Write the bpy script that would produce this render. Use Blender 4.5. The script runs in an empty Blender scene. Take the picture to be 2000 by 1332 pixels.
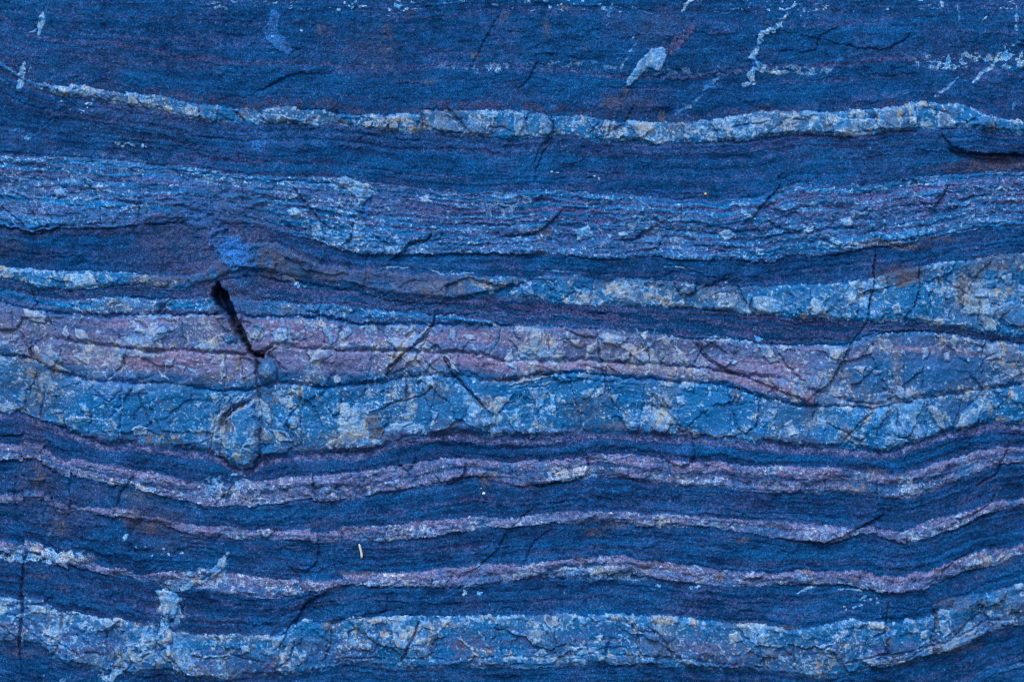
import bpy, math, time
import numpy as np
T0 = time.time()
PX = 0.0005                       # metres of rock per unit of the layout grid (the face in view is about 1 m wide)

# ------------------------------------------------------------------ camera, sky, sun
scene = bpy.context.scene
cam_d = bpy.data.cameras.new('camera'); cam = bpy.data.objects.new('camera', cam_d)
scene.collection.objects.link(cam); scene.camera = cam
CAM_DIST = 3.0
cam.location = (0.0, -CAM_DIST, 0.0)
cam.rotation_euler = (math.radians(90), 0, 0)
cam_d.sensor_width = 36.0; cam_d.lens = 108.0
cam_d.clip_start = 0.05; cam_d.clip_end = 200
cam_d.dof.use_dof = True; cam_d.dof.focus_distance = CAM_DIST - 0.004; cam_d.dof.aperture_fstop = 1.0

SUN_EL, SUN_ROT = math.radians(50), math.radians(200)     # high, in front of the face and a little to the left
world = bpy.data.worlds.new('World'); scene.world = world; world.use_nodes = True
wn = world.node_tree.nodes; wl = world.node_tree.links
bg = wn.get('Background') or wn.new('ShaderNodeBackground')
sky = wn.new('ShaderNodeTexSky'); sky.sky_type = 'NISHITA'; sky.sun_disc = False
sky.sun_elevation = SUN_EL; sky.sun_rotation = SUN_ROT; sky.air_density = 1.0; sky.dust_density = 1.0; sky.ozone_density = 1.0
wl.new(sky.outputs[0], bg.inputs[0]); bg.inputs[1].default_value = 0.13
sun_d = bpy.data.lights.new('sun', 'SUN'); sun_d.energy = 1.5; sun_d.angle = math.radians(30); sun_d.color = (1.0, 0.95, 0.88)
sun = bpy.data.objects.new('sun', sun_d); scene.collection.objects.link(sun)
from mathutils import Vector
sdir = Vector((math.sin(SUN_ROT) * math.cos(SUN_EL), math.cos(SUN_ROT) * math.cos(SUN_EL), math.sin(SUN_EL)))
sun.rotation_euler = sdir.to_track_quat('Z', 'Y').to_euler()
scene.cycles.filter_width = 1.15
scene.view_settings.view_transform = 'Standard'; scene.view_settings.look = 'None'
scene.view_settings.exposure = 0.35; scene.view_settings.gamma = 1.0

# ------------------------------------------------------------------ layout grid and noise
STEP = 1.6
def axis(n, lo, hi):
    mid = np.arange(-24, n + 24 + STEP, STEP)
    return np.concatenate([np.arange(lo, -24 - 5, 9.0), mid, np.arange(mid[-1] + 9, hi, 9.0)]).astype(np.float32)
xs = axis(2000, -420, 2420); ys = axis(1332, -330, 1662)
W, H = len(xs), len(ys)
X, Y = np.meshgrid(xs, ys)
X = X.astype(np.float32); Y = Y.astype(np.float32)
_r = np.random.RandomState(11)
TAB = _r.rand(16, 256, 256).astype(np.float32)
def vn(x, y, seed=0):
    """smooth value noise in 0..1"""
    x = x + np.float32(seed * 17.31); y = y + np.float32(seed * 9.73)
    xf = np.floor(x); yf = np.floor(y)
    fx = x - xf; fy = y - yf
    xi = xf.astype(np.int32) & 255; yi = yf.astype(np.int32) & 255
    x1 = (xi + 1) & 255; y1 = (yi + 1) & 255
    fx = fx * fx * (3 - 2 * fx); fy = fy * fy * (3 - 2 * fy)
    t = TAB[seed % 16]
    a = t[yi, xi]; b = t[yi, x1]; c = t[y1, xi]; d = t[y1, x1]
    a = a + (b - a) * fx; c = c + (d - c) * fx
    return a + (c - a) * fy
def fbm(x, y, seed=0, o=4, g=0.5):
    s = 0; amp = 1.0; tot = 0; f = 1.0
    for k in range(o):
        s = s + amp * vn(x * f * 0.8 + y * f * 0.6, y * f * 0.8 - x * f * 0.6, seed + k) if k % 2 else s + amp * vn(x * f, y * f, seed + k)
        tot += amp; amp *= g; f *= 2.03
    return s / tot
def ss(a, b, x):
    t = np.clip((x - a) / (b - a), 0, 1)
    return t * t * (3 - 2 * t)
def worley(x, y, seed):
    """distance to nearest and second nearest feature point, plus the id hash of the nearest"""
    xi = np.floor(x).astype(np.int32); yi = np.floor(y).astype(np.int32)
    d1 = np.full(x.shape, 9, np.float32); d2 = d1.copy(); idh = np.zeros(x.shape, np.int32)
    vx = np.zeros_like(d1); vy = np.zeros_like(d1)
    for j in (-1, 0, 1):
        for i in (-1, 0, 1):
            cx = (xi + i) & 255; cy = (yi + j) & 255
            dx = xi + i + 0.1 + 0.8 * TAB[seed % 16][cy, cx] - x; dy = yi + j + 0.1 + 0.8 * TAB[(seed + 1) % 16][cy, cx] - y
            d = np.sqrt(dx * dx + dy * dy)
            m = d < d1
            d2 = np.where(m, d1, np.minimum(d2, d))
            idh = np.where(m, cy * 256 + cx, idh); vx = np.where(m, dx, vx); vy = np.where(m, dy, vy)
            d1 = np.where(m, d, d1)
    return d1, d2, idh, vx, vy

# irregular edges: everything below is laid out on these jittered coordinates
WX = X + 7 * (fbm(X / 34, Y / 34, 1, 3) - .5) * 2 + 2.6 * (vn(X / 6.5, Y / 6.5, 4) - .5) * 2
WY = Y + 5 * (fbm(X / 40, Y / 40, 7, 3) - .5) * 2 + 2.2 * (vn(X / 7, Y / 6, 10) - .5) * 2
QX = (X + 3.0 * (fbm(X / 18, Y / 18, 1, 3) - .5) * 2 + 1.6 * (vn(X / 5, Y / 5, 4) - .5) * 2).astype(np.float32); QY = (Y + 3.0 * (fbm(X / 18, Y / 16, 7, 3) - .5) * 2 + 1.6 * (vn(X / 5, Y / 5, 10) - .5) * 2).astype(np.float32)
WX = WX.astype(np.float32); WY = WY.astype(np.float32)

# ------------------------------------------------------------------ the strata: boundaries from top to bottom
CURVES = [
 [(0,10),(400,17),(500,23),(680,25),(800,30),(1000,20),(1170,24),(1500,28),(1650,24),(1750,26),(1850,18),(2000,16)],
 [(-100,70),(0,119),(35,146),(50,156),(73,163),(125,167),(200,173),(250,180),(300,188),(350,197),(400,205),(450,212),(500,213),(560,210),(640,213),(680,222),(745,222),(830,221),(870,215),(1000,215),(1050,220),(1075,225),(1110,222),(1180,235),(1220,238),(1350,240),(1400,228),(1500,219),(1600,215),(1680,212),(1800,200),(1880,202),(1920,222),(1950,230),(2000,240)],
 [(-100,84),(0,133),(33,156),(50,161),(73,173),(100,180),(150,191),(200,198),(250,207),(300,214),(340,225),(400,237),(480,243),(560,240),(660,242),(720,252),(770,257),(860,262),(920,266),(1000,270),(1050,268),(1110,263),(1160,275),(1240,275),(1300,280),(1370,277),(1420,276),(1500,268),(1550,264),(1640,264),(1750,258),(1860,250),(1930,257),(1980,262),(2000,260)],
 [(0,297),(60,302),(130,308),(250,315),(370,325),(430,335),(500,345),(560,346),(650,345),(700,352),(760,362),(850,372),(950,378),(1000,378),(1050,372),(1100,375),(1200,380),(1300,385),(1400,395),(1440,388),(1500,380),(1530,368),(1560,360),(1640,360),(1690,362),(1760,350),(1840,345),(1900,335),(2000,333)],
 [(0,441),(40,445),(60,455),(110,449),(180,448),(240,445),(340,433),(420,432),(500,440),(560,455),(640,478),(700,495),(800,498),(1000,497),(1030,494),(1060,495),(1120,505),(1200,508),(1280,500),(1350,507),(1440,510),(1500,512),(1540,503),(1600,500),(1660,490),(1710,482),(1770,480),(1800,472),(1850,460),(1900,450),(2000,445)],
 [(0,523),(40,525),(110,532),(200,530),(270,532),(300,538),(360,537),(400,525),(440,500),(480,474),(540,476),(580,500),(640,518),(700,525),(780,530),(850,533),(900,537),(1000,540),(1050,537),(1150,540),(1250,545),(1330,548),(1370,553),(1400,560),(1430,555),(1500,558),(1560,555),(1640,550),(1700,542),(1760,525),(1850,510),(1900,505),(1960,495),(2000,493)],
 [(0,541),(30,548),(80,560),(130,567),(200,560),(280,556),(340,563),(380,560),(420,548),(460,530),(500,530),(560,537),(600,545),(640,553),(700,560),(740,567),(780,577),(850,583),(890,585),(950,577),(1000,583),(1060,585),(1130,597),(1200,594),(1260,602),(1350,600),(1400,607),(1450,612),(1500,616),(1600,622),(1680,628),(1760,628),(1860,640),(1940,652),(2000,660)],
 [(0,562),(60,573),(110,582),(180,585),(240,582),(330,585),(400,580),(450,580),(500,585),(560,590),(620,595),(700,602),(780,605),(850,615),(900,618),(960,628),(1000,636),(1080,636),(1130,636),(1180,642),(1260,650),(1320,655),(1400,658),(1440,665),(1520,673),(1600,675),(1645,675),(1680,657),(1700,650),(1800,650),(1850,650),(1940,662),(2000,672)],
 [(0,587),(40,600),(110,612),(200,615),(300,617),(400,612),(500,617),(560,616),(620,618),(680,628),(740,632),(800,634),(850,636),(900,632),(960,637),(1000,637),(1080,637),(1180,643),(1320,656),(1440,666),(1600,676),(1645,676),(1700,651),(1850,651),(1940,663),(2000,673)],
 [(0,645),(100,662),(220,675),(260,679),(300,685),(360,687),(470,691),(515,688),(535,672),(580,679),(640,684),(780,684),(900,690),(1000,704),(1150,703),(1240,714),(1350,718),(1400,724),(1460,733),(1520,742),(1560,752),(1600,768),(1640,780),(1700,788),(1760,784),(1800,775),(1900,765),(2000,750)],
 [(0,692),(62,699),(85,712),(110,728),(170,742),(260,748),(340,750),(400,760),(450,765),(520,755),(560,748),(620,755),(700,752),(745,748),(790,735),(850,732),(880,738),(900,735),(960,742),(1000,742),(1050,733),(1120,727),(1180,733),(1250,740),(1350,748),(1420,752),(1470,768),(1500,778),(1560,790),(1590,797),(1640,792),(1700,795),(1760,788),(1800,778),(1860,772),(1920,762),(2000,752)],
 [(0,804),(40,801),(75,816),(130,836),(170,856),(210,866),(260,866),(340,874),(420,886),(450,905),(480,918),(510,895),(550,890),(600,884),(720,880),(760,865),(800,855),(870,848),(900,846),(950,851),(1000,852),(1080,850),(1150,845),(1200,845),(1280,850),(1360,856),(1440,860),(1500,865),(1580,869),(1640,873),(1700,880),(1740,876),(1800,862),(1850,846),(1900,834),(1940,824),(2000,826)],
 [(0,868),(60,872),(90,876),(130,890),(200,906),(260,914),(330,928),(400,947),(450,945),(500,941),(560,932),(620,925),(680,920),(740,915),(800,905),(870,892),(900,894),(930,895),(1000,903),(1100,898),(1140,889),(1220,888),(1300,895),(1360,900),(1400,903),(1500,911),(1560,910),(1620,912),(1700,922),(1760,925),(1800,915),(1850,900),(1900,882),(1950,872),(2000,875)],
 [(0,900),(60,902),(100,912),(140,927),(200,942),(270,957),(340,972),(400,990),(450,990),(500,988),(560,977),(610,972),(650,975),(740,965),(800,955),(860,945),(880,941),(912,928),(940,930),(980,945),(1050,946),(1090,938),(1140,930),(1180,930),(1220,935),(1300,945),(1400,950),(1460,958),(1560,961),(1620,961),(1700,965),(1760,972),(1790,970),(1850,950),(1900,930),(1950,908),(2000,905)],
 [(0,963),(40,968),(100,970),(140,984),(200,990),(280,1003),(340,1015),(400,1028),(450,1030),(500,1035),(540,1035),(600,1034),(660,1030),(720,1030),(770,1028),(800,1021),(860,1015),(900,1010),(940,1007),(1000,1012),(1040,1003),(1100,1000),(1200,1002),(1270,1005),(1350,1009),(1430,1014),(1500,1018),(1560,1018),(1620,1022),(1670,1034),(1700,1026),(1740,1030),(1780,1034),(1810,1020),(1860,1005),(1900,998),(1940,985),(2000,978)],
 [(0,982),(100,990),(200,1005),(400,1044),(500,1053),(600,1056),(700,1058),(770,1055),(850,1047),(900,1042),(950,1030),(1000,1029),(1100,1022),(1250,1028),(1400,1032),(1500,1046),(1560,1055),(1620,1060),(1660,1047),(1720,1042),(1780,1058),(1810,1055),(1870,1035),(1910,1012),(1960,1000),(2000,995)],
 [(0,1055),(60,1065),(120,1083),(160,1090),(190,1103),(240,1114),(300,1120),(400,1117),(450,1119),(480,1125),(540,1132),(590,1135),(620,1130),(660,1125),(700,1122),(750,1118),(800,1115),(850,1111),(900,1108),(940,1101),(1000,1103),(1080,1095),(1150,1090),(1220,1090),(1300,1097),(1370,1107),(1430,1117),(1500,1119),(1550,1114),(1620,1112),(1680,1115),(1760,1125),(1820,1118),(1850,1105),(1880,1088),(1920,1075),(1960,1077),(2000,1065)],
 [(0,1076),(60,1085),(120,1100),(160,1108),(200,1122),(240,1126),(300,1137),(400,1150),(450,1156),(500,1163),(560,1165),(600,1158),(640,1147),(680,1143),(760,1146),(830,1149),(900,1150),(940,1140),(1000,1134),(1070,1127),(1150,1122),(1220,1120),(1280,1130),(1370,1141),(1440,1149),(1500,1142),(1560,1141),(1640,1143),(1700,1151),(1760,1156),(1820,1146),(1850,1131),(1900,1115),(1950,1104),(2000,1085)],
 [(0,1164),(35,1167),(60,1177),(110,1182),(170,1202),(220,1210),(270,1220),(310,1234),(350,1235),(420,1237),(500,1240),(545,1240),(562,1222),(590,1211),(640,1210),(700,1204),(800,1203),(870,1206),(960,1200),(1100,1200),(1290,1200),(1350,1207),(1430,1215),(1500,1221),(1540,1232),(1600,1222),(1660,1212),(1700,1210),(1740,1212),(1800,1210),(1840,1195),(1890,1180),(1925,1157),(1980,1150),(2000,1140)],
 [(0,1254),(40,1260),(90,1270),(120,1284),(160,1295),(220,1308),(260,1312),(320,1312),(370,1325),(420,1325),(500,1318),(560,1320),(620,1305),(680,1295),(760,1303),(900,1303),(1100,1300),(1300,1300),(1400,1305),(1500,1308),(1580,1325),(1640,1318),(1700,1310),(1750,1303),(1800,1291),(1860,1280),(1900,1264),(1940,1240),(2000,1225)],
]
C = []
k5 = np.ones(7) / 7
for c in CURVES:
    p = np.array(c, float)
    sl0 = (p[1, 1] - p[0, 1]) / (p[1, 0] - p[0, 0]) * .4; sl1 = (p[-1, 1] - p[-2, 1]) / (p[-1, 0] - p[-2, 0]) * .3
    fine = np.arange(-480, 2481, 4.0)
    v = np.interp(fine, p[:, 0], p[:, 1])
    v = np.where(fine < p[0, 0], p[0, 1] + sl0 * (fine - p[0, 0]), v); v = np.where(fine > p[-1, 0], p[-1, 1] + sl1 * (fine - p[-1, 0]), v)
    v = np.convolve(np.pad(v, 3, mode='edge'), k5, mode='valid')
    if C: v = np.maximum(v, C[-1] + 0.6)
    C.append(v)
MEAN = [c[120:621].mean() for c in C]
def curve(k, xx): return np.interp(xx, fine, C[k]).astype(np.float32)
NB = len(C) + 1
CX = [curve(k, WX) * 0.35 + curve(k, X) * 0.65 for k in range(len(C))]
band = np.zeros(X.shape, np.int8)
YB = Y + (WY - Y) * 0.62 + 4.5 * (fbm(X / 9, Y / 8, 12, 3, .6) - .5) + 10 * (fbm(X / 48, Y / 26, 5, 3) - .5) + 3.0 * (vn(X / 3.5, Y / 3.2, 2) - .5)
XF = X + 8 * (fbm(X / 26, Y / 22, 8, 3) - .5) * 2
low = ss(830, 870, Y)
YB = YB + low * (9 * ((XF > 44) & (XF < 84)) - 8 * ((XF > 100) & (XF < 136)) + 6 * ((XF > 222) & (XF < 262)) * ss(940, 960, Y) - 5 * ((XF > 612) & (XF < 665)) * ss(900, 915, Y) + 4 * (XF > 1148) * (XF < 1240) - 4 * ((XF > 1712) & (XF < 1770)))
YB = YB.astype(np.float32)
for k in range(len(C)): band += (YB > CX[k])
top = np.full(X.shape, -900, np.float32); bot = np.full(X.shape, 2400, np.float32); V = YB.copy()
for k in range(NB):
    m = band == k
    if k > 0: top[m] = CX[k - 1][m]
    if k < NB - 1: bot[m] = CX[k][m]
    if 0 < k < NB - 1:
        V[m] = MEAN[k - 1] + (YB[m] - top[m]) * (MEAN[k] - MEAN[k - 1]) / np.maximum(bot[m] - top[m], .5)
    elif k == 0: V[m] = MEAN[0] + YB[m] - bot[m]
    else: V[m] = MEAN[-1] + YB[m] - top[m]
dT = YB - top; dB = bot - YB; TH = np.maximum(bot - top, .5); FR = np.clip(dT / TH, 0, 1)
print('strata', time.time() - T0)

IRON, CHERT, LAM, STREAK, PINK, PLAM = range(6)
KIND = [IRON, IRON, CHERT, IRON, LAM, IRON, CHERT, STREAK, LAM, PINK, PINK, CHERT, IRON, PLAM, IRON, PLAM, IRON, PLAM, IRON, CHERT, IRON]
kind = np.array(KIND, np.int8)[band]
iron = (kind == IRON); chert = (kind == CHERT); lam = (kind == LAM); streak = (kind == STREAK); pink = (kind == PINK); plam = (kind == PLAM)
hard = chert | pink
softedge = np.clip(np.minimum(dT, dB) / 7.0, 0, 1)

# ------------------------------------------------------------------ general relief and mineral masks
Hh = np.zeros(X.shape, np.float32)          # relief towards the viewer, in grid units
pale = np.zeros_like(Hh); redm = np.zeros_like(Hh); ochre = np.zeros_like(Hh); brown = np.zeros_like(Hh); blue = np.zeros_like(Hh); tone = np.zeros_like(Hh)
n_big = fbm(X / 260, Y / 160, 2, 3); n_mid = fbm(X / 60, Y / 45, 5, 4); n_sm = fbm(X / 14, Y / 12, 8, 3); n_px = fbm(X / 4.2, Y / 3.6, 3, 2)
lam1 = fbm(X / 150 + n_mid * .6, V / 5.2, 9, 3, .6); lam2 = fbm(X / 60, V / 2.6, 12, 2)
Hh += 16 * (n_big - .5) + 9 * (n_mid - .5) + 1.8 * (n_sm - .5)
def terr(t, sharp=.12):
    f = np.floor(t); return f + ss(1 - sharp, 1, t - f)
tz = fbm(WX / 190, WY / 70, 6, 4)
Hh += np.where(iron | streak, 1.0, .7).astype(np.float32) * (1.9 * terr(tz * 4.5, .06) * ss(.46, .62, fbm(X / 150, Y / 90, 11, 2)) + 4 * (tz - .5))
tz2 = fbm(WX / 60, WY / 26, 13, 3)
Hh += np.where(lam | plam, 1.4, np.where(iron, .22, .25)).astype(np.float32) * (terr(tz2 * 6, .10) * ss(.42, .58, n_mid) + 2 * (tz2 - .5))
# hard layers stand proud, laminae weather in and out
Hh += (np.where(hard, 4.5, np.where(lam | plam, 2.0, 0.0)) * softedge).astype(np.float32)
Hh += np.where(hard, .8, 2.2).astype(np.float32) * (lam1 - .5) + np.where(hard, .2, .9).astype(np.float32) * (lam2 - .5)
Hh += np.where(iron, 1.7, 1.2).astype(np.float32) * (n_px - .5)

# broken facets in the chert
FX = WX + 12 * (fbm(X / 30, Y / 26, 6, 2) - .5); FY = WY + 12 * (fbm(X / 28, Y / 30, 13, 2) - .5)
u = FX + .38 * (FY - 600)
d1, d2, idh, vx, vy = worley(u / 52, FY / 56, 2)
tf = idh.ravel() % 65536
ta = (TAB[5].ravel()[tf] - .5).reshape(X.shape); tb = (TAB[6].ravel()[tf] - .5).reshape(X.shape); tc = TAB[7].ravel()[tf].reshape(X.shape); td0 = TAB[9].ravel()[tf].reshape(X.shape)
edge = d2 - d1
h1, h2, idh3, hx, hy = worley((FX - .55 * FY) / 78, FY / 70, 6)
tf3 = idh3.ravel() % 65536
te = TAB[10].ravel()[tf3].reshape(X.shape); tg1 = (TAB[12].ravel()[tf3] - .5).reshape(X.shape); edge3 = h2 - h1
gate = np.where(tc > .40, 1.0, .25)
Hh += np.where(hard, 1, .06).astype(np.float32) * softedge * (gate * (ta * vx * 17 + tb * vy * 12 + (tc - .5) * 5.5) + 1.0 * np.sqrt(np.clip(edge, 0, .15) / .15) + (te - .5) * 6 + tg1 * hx * 14).astype(np.float32)
e1, e2, idh2, wx2, wy2 = worley((WX - .3 * WY) / 25, WY / 22, 9)
tf2 = idh2.ravel() % 65536
td = (TAB[3].ravel()[tf2]).reshape(X.shape)
chip = hard & (td > .80)                         # small flaked chips
chipm = np.where(td > .80, ss(.03, .14, e2 - e1), 0).astype(np.float32)
Hh += np.where(hard | lam | plam, 2.2, .0).astype(np.float32) * chipm * (td - .6)
# crackle in the thin bedded layers
g1, g2, idg, gx, gy = worley(WX / 34, V / 8.5, 4)
tg = TAB[8].ravel()[idg.ravel() % 65536].reshape(X.shape)
Hh += np.where(lam | plam, 1.0, 0).astype(np.float32) * (2.6 * (tg - .5) + 1.0 * ss(0, .14, g2 - g1)).astype(np.float32)

n_p = fbm(WX / 26, WY / 22, 4, 4, .55); n_p2 = fbm(WX / 9, WY / 8, 12, 3, .6); n_cl = fbm(X / 90, Y / 55, 14, 3)
rim = (1 - ss(.0, .045, edge)) * ss(.46, .58, n_p2) * gate * 1.3
blot = ss(.60, .66, n_p * .62 + n_cl * .22 + n_p2 * .16 + .04)
speck = ss(.70, .80, n_px * .75 + n_sm * .15 + n_cl * .12)
rich = {2: .008, 6: .010, 9: -.008, 10: -.02, 11: -.005, 19: .0}
rf = np.zeros_like(Hh)
for k, v in rich.items(): rf[band == k] = v
# diagonal healed fractures with tan filling, both ways
def diag(ang, seed, wid, length, thr):
    ca, sa = math.cos(math.radians(ang)), math.sin(math.radians(ang))
    uu = WX * ca + WY * sa; vv = -WX * sa + WY * ca
    q = fbm(vv / wid, uu / length, seed, 2)
    return ss(thr, thr + .05, q) * ss(.40, .56, n_p2)
dg = np.maximum(diag(62, 5, 9, 60, .72), np.maximum(diag(118, 9, 9, 55, .735), diag(84, 2, 8, 48, .75)))
n_f = fbm(WX / 5.5, WY / 5.0, 15, 2)
film = ss(.60, .61, n_p * .75 + n_cl * .25 + rf) * (.20 + .34 * n_p2)              # thin clouded skin
frim = np.exp(-((n_p * .75 + n_cl * .25 + rf - .603) / .006) ** 2) * ss(.42, .55, n_f) * .65   # its bright broken outline
def specks(cell, seed, pres, rad):
    a1, a2, ai, _, _ = worley(WX / cell, WY / cell, seed)
    h = TAB[11].ravel()[(ai.ravel() * 7 + seed * 131) % 65536].reshape(X.shape)
    k_ = pres - .22 * (1 - ss(.35, .65, n_cl)) - .12 * (1 - ss(.4, .6, n_mid))
    return (ss(1, .55, a1 * cell / (rad * (.45 + 1.1 * TAB[14].ravel()[(ai.ravel() * 3 + 7) % 65536].reshape(X.shape)))) * (h < k_)).astype(np.float32)
sp1 = specks(6.0, 3, .50, 1.7); sp2 = specks(13.0, 8, .42, 3.4)
flake = ss(.655, .670, n_p2 * .62 + n_f * .2 + n_cl * .25 + rf - .035)
facet = np.where(te > .72, .30 * (.6 + .6 * n_p2), 0) + np.where((te > .72) & (edge3 < .06), .5 * ss(.42, .55, n_p2), 0) + np.where(td0 > .80, .22 * (.6 + .6 * n_p2), 0)
speck = ss(.67, .76, n_px * .8 + n_cl * .2)
pale += np.where(hard, np.clip(facet + film + frim + .50 * rim * (te > .4) + .52 * flake + .62 * speck + .22 * chipm * (td > .88) + .36 * dg, 0, 1), 0).astype(np.float32)
ochre += np.where(hard, np.clip(.8 * dg * ss(.42, .6, n_cl) + .22 * ss(.60, .70, fbm(X / 45, Y / 60, 13, 3)) * ss(.45, .6, n_p2) + .35 * rim * ss(.5, .65, n_cl), 0, 1), 0).astype(np.float32)
ochre += (hard * .26 * ss(.54, .64, fbm(X / 110, Y / 75, 10, 4)) * (.6 + .4 * ss(.4, .6, n_sm))).astype(np.float32)
Hh += (1.3 * hard * film).astype(np.float32)
lblot = ss(.60, .70, lam2 * .3 + n_p2 * .45 + n_cl * .25 + .03)
lrim = (1 - ss(.0, .10, g2 - g1)) * ss(.5, .62, n_p2)
pale += np.where(lam | plam, np.clip(.16 * lblot + .45 * lrim * ss(.42, .6, n_mid) + .75 * speck + .20 * chipm + .13 + .42 * ss(.62, .65, n_p2 * .4 + n_f * .2 + lam2 * .2 + n_cl * .2 + .02) * (.4 + .6 * ss(.4, .55, n_mid)), 0, 1), 0).astype(np.float32)
# crystals gather at the upper and lower rim of the pale bands
er = (1 - ss(2, 9, np.minimum(dT, dB))) * ss(.42, .58, n_p2)
pale += np.where((band == 2) | (band == 6) | (band == 17) | (band == 15) | (band == 19), .30 * er, .10 * er * hard).astype(np.float32)
pale = np.clip(pale, 0, 1)
Hh += .8 * pale
spk = np.clip(.75 * sp1 + .85 * sp2, 0, 1); pale = np.maximum(pale, spk * np.where(hard, .95, np.where(lam, .72, np.where(plam, .38, 0)))).astype(np.float32)
tone = (.5 + .9 * (lam1 - .5) + .7 * (lam2 - .5) + .35 * (n_mid - .5)).astype(np.float32)
tone = np.where(iron, .5 + np.where(band == 1, .25, .55) * (lam1 - .5) * (.4 + 1.2 * ss(.4, .6, n_cl)) + .25 * (lam2 - .5) + .75 * (n_mid - .5) + .55 * (n_sm - .5) + .3 * (n_big - .5), tone)
tone = np.where(hard, .5 + .35 * (n_mid - .5) + .25 * (n_sm - .5) + .2 * (lam1 - .5), tone).astype(np.float32)
# purple-red laminae
rl = ss(.54, .66, fbm(X / 420, V / 7.0, 3, 2, .5))
redm += np.where(lam, .38 * rl * ss(.3, .5, lam2), 0) + np.where(iron, .26 * ss(.54, .70, fbm(X / 260, V / 9, 15, 3)) * ss(.35, .6, n_sm) + .12 * ss(.54, .70, fbm(X / 70, Y / 40, 6, 3)), 0)
redm += np.where(streak, .50 * ss(.50, .60, fbm(X / 34, V / 4.0, 6, 3)), 0) + np.where(plam, (.55 + .9 * (lam1 - .5)) * ss(.28, .55, n_mid * .5 + n_sm * .5) + .12, 0)
p1 = ss(0, 10, dT) * (.45 + .55 * ss(.4, .6, fbm(X / 200, V / 12, 1, 2)))
p2 = np.where(band == 10, 1 - ss(.45, .85, FR), 1.0) * (.55 + .45 * ss(.35, .6, fbm(X / 240, V / 14, 8, 2)))
redm += np.where(band == 9, .75 * p1, 0) + np.where(band == 10, .95 * p2, 0)
xr = ss(1560, 1680, WX + .6 * (WY - 690))
redm = np.where(pink, redm * (1 - np.where((band == 9) & (FR < .38), .75, .92) * xr) * (1 - .5 * (1 - ss(60, 250, WX))), redm)
redm += np.where(band == 8, .35 * ss(.5, .9, FR) * (1 - ss(350, 600, X)), 0)
redm = redm.astype(np.float32)
def stripe(k, off, w, s, x0=-500, x1=2600, jag=1.6):
    """thin jasper seam that follows boundary k at the given offset"""
    d = np.abs(YB - (CX[k] + off)) + jag * (n_p2 - .5) * 2 + .8 * (lam2 - .5) * 2
    m = (1 - ss(w * .35, w * .75, d)) * ss(x0 - 20, x0 + 20, WX) * (1 - ss(x1 - 20, x1 + 20, WX)) * (.35 + .65 * ss(.40, .58, n_p2 * .6 + n_sm * .4))
    return (s * m).astype(np.float32)
seam = {}
seam['F'] = stripe(11, 10, 11, 1.0)
seam['I'] = stripe(14, 6, 10, .95)
seam['K'] = stripe(16, 4, 7, .9)
seam['N'] = stripe(18, 31, 5, .7, -500, 1330)
seam['N2'] = np.maximum(stripe(18, 52, 9, .5, 0, 1500), .75 * stripe(18, 62, 44, 1, -500, 2600, 6) * ss(.36, .54, n_mid))
seam['R'] = np.maximum(stripe(7, 32, 12, .95, 1655, 1945), stripe(7, 60, 4, .5, 1400, 1640))
for k_ in ('N', 'N2', 'R'): redm = np.maximum(redm, seam[k_])
redm = np.maximum(redm, np.maximum(1.25 * seam['F'], np.maximum(.62 * seam['I'], .62 * seam['K'])))
pale = np.maximum(pale * (1 - .8 * seam['F']), .40 * seam['F'])
bk = plam * (1 - ss(.38, .54, fbm(X / 42, Y / 30, 3, 3))); pale *= 1 - .5 * bk; tone = tone - .15 * bk; redm *= 1 - .2 * bk
jn = plam * ss(.56, .66, fbm(WX / 13, WY / 40, 10, 3)) * ss(.42, .6, n_p2); pale = np.maximum(pale, .42 * jn); ochre = np.maximum(ochre, .3 * jn * ss(.5, .6, n_cl))
for o_, w_, s_ in ((6, 6, .4), (22, 5, .35), (-88, 9, .5)): redm = np.maximum(redm, stripe(1 if o_ < 0 else 2, o_, w_, s_))
for o_ in (20, 38, 58, 78, 98): redm = np.maximum(redm, stripe(3, o_ * 1.0, 6, .8, -500 if o_ > 30 else 0))
# crisp parallel laminae
def laminae(seed, per, thr, wid): 
    q = vn(X / 520 + .35 * n_mid, V / per, seed) * .8 + .2 * vn(X / 60, V / (per * .8), seed + 1)
    return ss(thr - wid, thr + wid, q)
la = laminae(3, 4.2, .60, .05); lb = laminae(7, 5.6, .62, .05); lc = laminae(11, 3.6, .64, .06)
bz = np.array([.3, .12, 0, .6, .9, .5, .12, .8, .8, .25, .25, .08, .65, .7, .65, .5, .65, .6, .65, .30, .5], np.float32)[band]
tone = tone - .50 * bz * la * (1 - hard) + .30 * bz * lb * (1 - hard) + .16 * (lam | plam); pale = pale * (1 - .45 * bz * la)
redm = np.maximum(redm, bz * lc * np.where(lam, .70, np.where(iron, .17, .45)) * (.5 + .5 * ss(.38, .58, n_sm)))
Hh -= (1.5 * bz * la).astype(np.float32)
for (o_, x0_, x1_, w_, s_) in ((34, -500, 700, 6, .9), (36, 700, 1500, 8, .9), (28, 1480, 1760, 9, .95), (24, 1750, 2500, 8, 1.), (46, 1500, 2500, 7, .9), (62, 1450, 2500, 5, .8), (16, 900, 1500, 5, .7), (52, 700, 1450, 6, .8), (72, 900, 1800, 4, .6), (92, 1000, 2500, 5, .5), (70, -500, 500, 10, .6), (104, -500, 360, 14, .6), (118, -500, 360, 9, .7)):
    st_ = stripe(3, o_, w_ * 1.2, s_, x0_, x1_, 1.2) * lam; redm = np.maximum(redm, st_); pale *= (1 - .6 * st_)
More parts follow.
